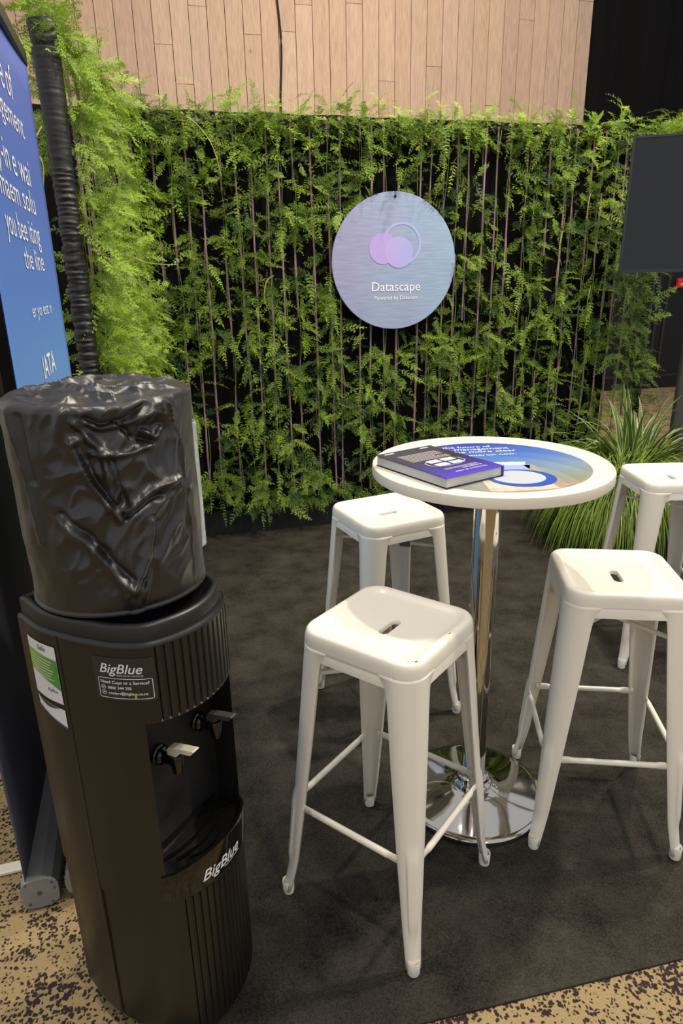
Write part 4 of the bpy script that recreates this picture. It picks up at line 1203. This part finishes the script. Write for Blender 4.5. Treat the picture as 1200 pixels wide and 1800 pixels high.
for j in range(nz + 1):
    z = BZ0 + (BZ1 - BZ0) * j / nz
    R_ = []
    for k in range(nth):
        u = -180 + 360 * k / nth; a = math.radians(u - 70)
        edge = max(0., (z - (BZ1 - .012)) / .012)
        lump = .004 * noise.noise(Vector((math.cos(a) * 2.3, math.sin(a) * 2.3, 4.2)))
        r = R0 + .003 * (z - 1.1) / .2 + disp(u, z) * min(1., .15 + max(0, z - .98) / .05) * (1 - edge * .6) - .008 * edge ** 2 + lump * max(0, (z - 1.2) / .11)
        r += .002 * math.sin(2 * a + 1)
        hem = .0025 if z < BZ0 + .006 else 0
        R_.append((r + hem, a, z + (.006 * noise.noise(Vector((math.cos(a) * 1.8, math.sin(a) * 1.8, 9))) if z > BZ1 - .03 else 0) * min(1, max(0, (z - BZ1 + .03) / .03))))
    rowsC.append(R_)
ntop = 46
for j in range(1, ntop + 1):
    t = 1 - j / ntop; R_ = []
    for k in range(nth):
        r0, a, z0 = rowsC[nz][k]
        x, y = math.cos(a) * t, math.sin(a) * t
        h = .011 * noise.noise(Vector((x * 2.4 + 3, y * 2.4, 1))) 
        rd = 1 - abs(noise.noise(Vector((x * 1.9 + 8, y * 2.4, 2)))) * 2.2
        rd2 = 1 - abs(noise.noise(Vector((x * 4.5 + 1, y * 4.5, 6)))) * 2.2
        h += .012 * max(0, rd) ** 2 + .003 * max(0, rd2) ** 2
        w_ = min(1, (1 - t) * 7)
        R_.append((r0 * t, a, BZ1 + (z0 - BZ1) * t ** 3 + h * w_ + .006 * (1 - t * t) - .004 * w_))
    rowsC.append(R_)
cuv = [(r * math.cos(a), r * math.sin(a), z) for R_ in rowsC for r, a, z in R_]
for j in range(len(rowsC) - 1):
    for k in range(nth):
        k2 = (k + 1) % nth; cuf.append((j * nth + k, j * nth + k2, (j + 1) * nth + k2, (j + 1) * nth + k))
bt_ = thing('bottle', 'large bottle hidden under a crumpled black nylon cover on top of the water cooler', 'bottle', BC, 0)
pmesh('nylon_cover', cuv, cuf, cm_, bt_, smooth=True, sharp=rad(100))
MB().lathe([(.0, .949), (.05, .949), (.06, .965), (.11, .985), (.116, 1.0), (.116, 1.25), (.10, 1.275), (.0, 1.275)], 40).build('bottle_body', mat('blue_bottle', (90, 130, 180), .2), bt_, smooth=True)

# ---------------------------------------------------------------- roll-up banners
def banner(name, label, near, far, zt, mfront, mback, base=True, thick=.0012, flip=1):
    near = Vector((*near, 0)); far = Vector((*far, 0)); d = (far - near); W_ = d.length
    t = thing(name, label, 'banner', near, math.atan2(d.y, d.x))
    return t, W_
# blue banner (reads near -> far)
bn, BW = banner('rollup_banner', 'blue roll-up banner with white lettering beside the fern panel', (-.645, 1.33), (-.892, 2.238), 2.1, None, None)
M_bl = ramp_mat('blue_banner_print', (0, 0, 1), [(0, (112, 168, 228)), (.55, (110, 160, 224)), (.7, (88, 128, 208)), (.85, (84, 108, 192)), (1, (92, 110, 190))], lo=0, hi=2.1, rough=.42)
# local: x along the banner, -y is the printed side facing right
n = 24; v = []; f = []
for j in range(25):
    z = .09 + 2.0 * j / 24
    for i in range(n + 1):
        x = BW * i / n
        o = -.004 * math.sin(i / n * PI * 3) * .5 - .01 * ((i / n - .5) * 2) ** 4
        v.append((x, o, z))
for j in range(24):
    for i in range(n): a = j * (n + 1) + i; f.append((a, a + 1, a + n + 2, a + n + 1))
sh = pmesh('banner_sheet', v, f, M_bl, bn, smooth=True); so = sh.modifiers.new('sheet', 'SOLIDIFY'); so.thickness = .0012; so.offset = 1
pmesh('banner_back', [(x, y + .0028, z) for x, y, z in v], f, mat('grey_banner_back', (96, 97, 100), .7), bn, smooth=True)
bevel(MB().box(-.006, BW + .006, -.014, .012, 2.085, 2.125).build('top_clamp', mat('black_clamp', (36, 36, 42), .35), bn), .004, 2)
def cassette(t, w, y0, y1, side=-1):
    pr_ = [(y0, .012), (y0 - .0, .045), (y0 + .012, .075), (y0 + .035, .088), (y1 - .012, .090), (y1, .080), (y1, .012)]
    n = len(pr_); v = [(x, y, z) for x in (.0, w) for y, z in pr_]
    pmesh('cassette', v, [tuple(range(n)), tuple(range(2 * n - 1, n - 1, -1))] + [(k, n + k, n + (k + 1) % n, (k + 1) % n) for k in range(n)], M_silver, t)
    cy = (y0 + y1) / 2; hw_ = (y1 - y0) / 2 + .003
    for x0, x1 in ((-.006, 0.), (w, w + .006)):
        oct_ = []
        for k in range(28):
            a = 2 * PI * k / 28; c_, s_ = math.cos(a), math.sin(a)
            m_ = (abs(c_) ** 3.2 + abs(s_) ** 3.2) ** (-1 / 3.2)
            oct_.append((cy + hw_ * c_ * m_, .050 + .0435 * s_ * m_))
        vv = [(x, y, z) for x in (x0, x1) for y, z in oct_]
        cpv = pmesh('end_cap', vv, [tuple(range(27, -1, -1)), tuple(range(28, 56))] + [(k, (k + 1) % 28, 28 + (k + 1) % 28, 28 + k) for k in range(28)], M_silver, t)
        sc = MB()
        for (yy, zz, rr) in ((cy, .052, .006), (cy - hw_ * .7, .078, .003), (cy + hw_ * .65, .085, .003), (cy + hw_ * .6, .022, .004), (cy - hw_ * .6, .018, .003), (cy - hw_ * .82, .06, .003)):
            sc.lathe([(0, -.0025), (rr, -.0025), (rr, .0025), (0, .0025)], 10, (x0 if x0 < 0 else x1, yy, zz), RY)
        sc.build('screw', M_steel, cpv)
    for xx in (w * .06, w * .94):
        MB().box(xx - .012, xx + .012, y0 + .006, y1 - .006, 0, .013).build('rubber_foot', M_gloss, t)
cassette(bn, BW, -.02, .075)
def bsag(x): return -.004 * math.sin(x / BW * PI * 3) * .5 - .01 * ((x / BW - .5) * 2) ** 4
def brow(t, s0, s1, z, h, **kw):
    v, f = text2d(t, width=s1 - s0, height=h, **kw) if 'bold' in kw else text2d(t, width=s1 - s0, height=h, bold=-.006)
    lettering(v, f, lambda a, c_: (s0 + a, bsag(s0 + a) - .0016, z + c_), M_lett, bn)
brow('future of', .30, .643, 1.930, .083)
brow('management', .22, .720, 1.857, .060)
brow('hy-in e wai', .21, .706, 1.739, .070)
brow('maem solu', .225, .717, 1.670, .060)
brow('you bee iting', .218, .718, 1.592, .060)
brow('the line', .419, .717, 1.525, .055)
brow('er yo est n', .409, .734, 1.411, .034)
brow('IATA', .443, .654, 1.256, .058, bold=.01)

# dark banner seen from its back, cassette on the carpet
dnear = Vector((-.800, 1.272)); ddir = Vector((-.101, .345)).normalized()
dk = thing('rollup_banner', 'dark navy back of a roll-up banner with silver base at the left edge', 'banner', (dnear.x, dnear.y, 0), math.atan2(ddir.y, ddir.x))
n = 10; v = []; f = []
for j in range(13):
    z = .085 + 2.0 * j / 12
    for i in range(n + 1): v.append((.84 * i / n, -.004 * math.sin(i / n * PI), z))
for j in range(12):
    for i in range(n): a = j * (n + 1) + i; f.append((a, a + 1, a + n + 2, a + n + 1))
sh = pmesh('banner_sheet', v, f, M_dark, dk, smooth=True); so = sh.modifiers.new('sheet', 'SOLIDIFY'); so.thickness = .0012; so.offset = 1
bevel(MB().box(-.006, .846, -.012, .012, 2.08, 2.12).build('top_clamp', M_silver, dk), .004, 2)
cassette(dk, .84, -.070, .012)
bevel(MB().box(.13, .165, .005, .34, .002, .012).build('swing_foot', mat('pale_aluminium', (236, 226, 206), .4), dk), .003, 2)

# ---------------------------------------------------------------- television on a fabric covered stand
tvd = Vector((.96, -.28, 0)).normalized(); tvn = Vector((-.28, -.96, 0)).normalized()
TL = Vector((1.5895, 4.0, 0)); tw_, tz0, tz1 = 1.21, 1.504, 2.188
tvc = TL + tvd * tw_ / 2
tv = thing('television', 'wide black flat television, switched off, at the right end of the fern wall', 'television', (tvc.x, tvc.y, (tz0 + tz1) / 2), math.atan2(tvd.y, tvd.x))
hh = (tz1 - tz0) / 2; hwd = tw_ / 2
bz = MB(); q = .011
bz.box(-hwd, hwd, -.012, .02, -hh, -hh + .017); bz.box(-hwd, hwd, -.012, .02, hh - q, hh); bz.box(-hwd, -hwd + q, -.012, .02, -hh + .017, hh - q); bz.box(hwd - q, hwd, -.012, .02, -hh + .017, hh - q)
bz.build('bezel', mat('black_bezel', (32, 36, 46), .3), tv)
MB().box(-hwd + q, hwd - q, -.006, .018, -hh + .017, hh - q).build('screen', mat('dark_glass', (10, 11, 14), .12, spec=.6, var=.5, vscale=3), tv)
bevel(MB().box(-hwd * .8, hwd * .8, .018, .055, -hh * .8, hh * .8).build('rear_housing', M_gloss, tv), .01, 2)
stx = TL + tvd * (tw_ / 2 + .01) - tvn * .16
sd = thing('display_stand', 'charcoal fabric-wrapped display stand under the television', 'stand', (stx.x, stx.y, 0), math.atan2(tvd.y, tvd.x))
cl_ = MB(); nx = 40; v = []; f = []
outl = ring(.20, .06, .02, 96)
for z in (.006, .3, .7, 1.1, 1.46):
    for k, (x, y) in enumerate(outl):
        w_ = .004 * math.sin(k * .9 + z * 1.2); l = math.hypot(x, y); v.append((x * (1 + w_ / l), y * (1 + w_ / l), z))
for j in range(4):
    for k in range(96): k2 = (k + 1) % 96; f.append((j * 96 + k, j * 96 + k2, (j + 1) * 96 + k2, (j + 1) * 96 + k))
f.append(tuple(4 * 96 + k for k in range(96)))
pmesh('fabric_cover', v, f, M_darkfab, sd, smooth=True)
MB().box(-.05, .05, -.075, .0, 1.462, 1.95).build('mount_bracket', M_gloss, sd)

# ---------------------------------------------------------------- grasses in pots
def tone_mesh(name, V, F, T, m, parent, kind=None):
    o = pmesh(name, V, F, m, parent); at = o.data.attributes.new('tone', 'FLOAT', 'POINT'); at.data.foreach_set('value', np.array(T, dtype=np.float32))
    if kind: o['kind'] = kind
    return o
grg = random.Random(4)
def pot(t, r, h, m):
    MB().lathe([(.0, .006), (r * .82, .006), (r * .86, .012), (r, h - .02), (r * 1.04, h - .018), (r * 1.04, h), (r * .95, h), (r * .93, h - .03), (0, h - .03)], 36).build('pot', m, t, smooth=True, sharp=rad(40))
gt = thing('potted_grass', 'mound of fine green grass drooping over a low black pot, behind the farthest stool', 'plant', (1.62, 3.70, 0))
pot(gt, .17, .30, M_gloss)
V = []; F = []; T = []
for k in range(3200):
    a = grg.uniform(0, 2 * PI); r0 = .15 * math.sqrt(grg.random()); L_ = grg.uniform(.35, .68)
    p = Vector((r0 * math.cos(a), r0 * math.sin(a), .29)); a2 = a + grg.gauss(0, .7)
    el = rad(grg.uniform(35, 80)); vel = Vector((math.cos(a2) * math.cos(el), math.sin(a2) * math.cos(el), math.sin(el))) 
    side = Vector((-math.sin(a2), math.cos(a2), 0)); w = grg.uniform(.0018, .0036); tn = max(0, min(1, grg.gauss(.5, .22)))
    base = len(V); ns_ = 7
    for i in range(ns_ + 1):
        ww_ = w * (1 - (i / ns_) ** 2) + .0003
        V += [p - side * ww_, p + side * ww_]; T += [tn, tn]
        vel = (vel + Vector((0, 0, -.30 * (1 + i * .2)))).normalized(); p = p + vel * (L_ / ns_)
        if p.z < .012: p.z = .012 + grg.random() * .02
    for i in range(ns_): b0 = base + 2 * i; F.append((b0, b0 + 1, b0 + 3, b0 + 2))
tone_mesh('grass_blades', V, F, T, M_grass, gt, 'stuff')
vp = thing('variegated_plant', 'strappy green and cream striped plant standing behind the drooping grass mound', 'plant', (1.79, 3.95, 0))
pot(vp, .15, .34, M_gloss)
for k in range(64):
    a = grg.uniform(0, 2 * PI); r0 = .08 * math.sqrt(grg.random()); L_ = grg.uniform(.36, .60)
    p = Vector((r0 * math.cos(a), r0 * math.sin(a), .32)); a2 = a + grg.gauss(0, .5)
    el = rad(grg.uniform(48, 88)); vel = Vector((math.cos(a2) * math.cos(el), math.sin(a2) * math.cos(el), math.sin(el)))
    tw2 = grg.uniform(-.6, .6)
    side = (Vector((-math.sin(a2), math.cos(a2), 0)) * math.cos(tw2) + Vector((math.cos(a2), math.sin(a2), 0)) * math.sin(tw2)).normalized(); w = grg.uniform(.013, .023)
    V = []; F = []; T = []; ns_ = 9; droop = grg.uniform(.02, .14)
    for i in range(ns_ + 1):
        u = i / ns_; ww_ = w * min(1, .45 + u * 2.2) * (1 - u ** 2.6) + .0004
        nrm_ = vel.cross(side).normalized()
        for q_, tn, dz in ((-1, .9, .22), (-.55, .35, 0.1), (0, .15, -.12), (.55, .35, 0.1), (1, .9, .22)):
            V.append(p + side * ww_ * q_ + nrm_ * ww_ * dz); T.append(tn)
        vel = (vel + Vector((0, 0, -droop * (1 + 2.2 * u)))).normalized(); p = p + vel * (L_ / ns_)
    for i in range(ns_):
        for q_ in range(4): b0 = i * 5 + q_; F.append((b0, b0 + 1, b0 + 6, b0 + 5))
    tone_mesh('leaf', V, F, T, M_blade, vp)
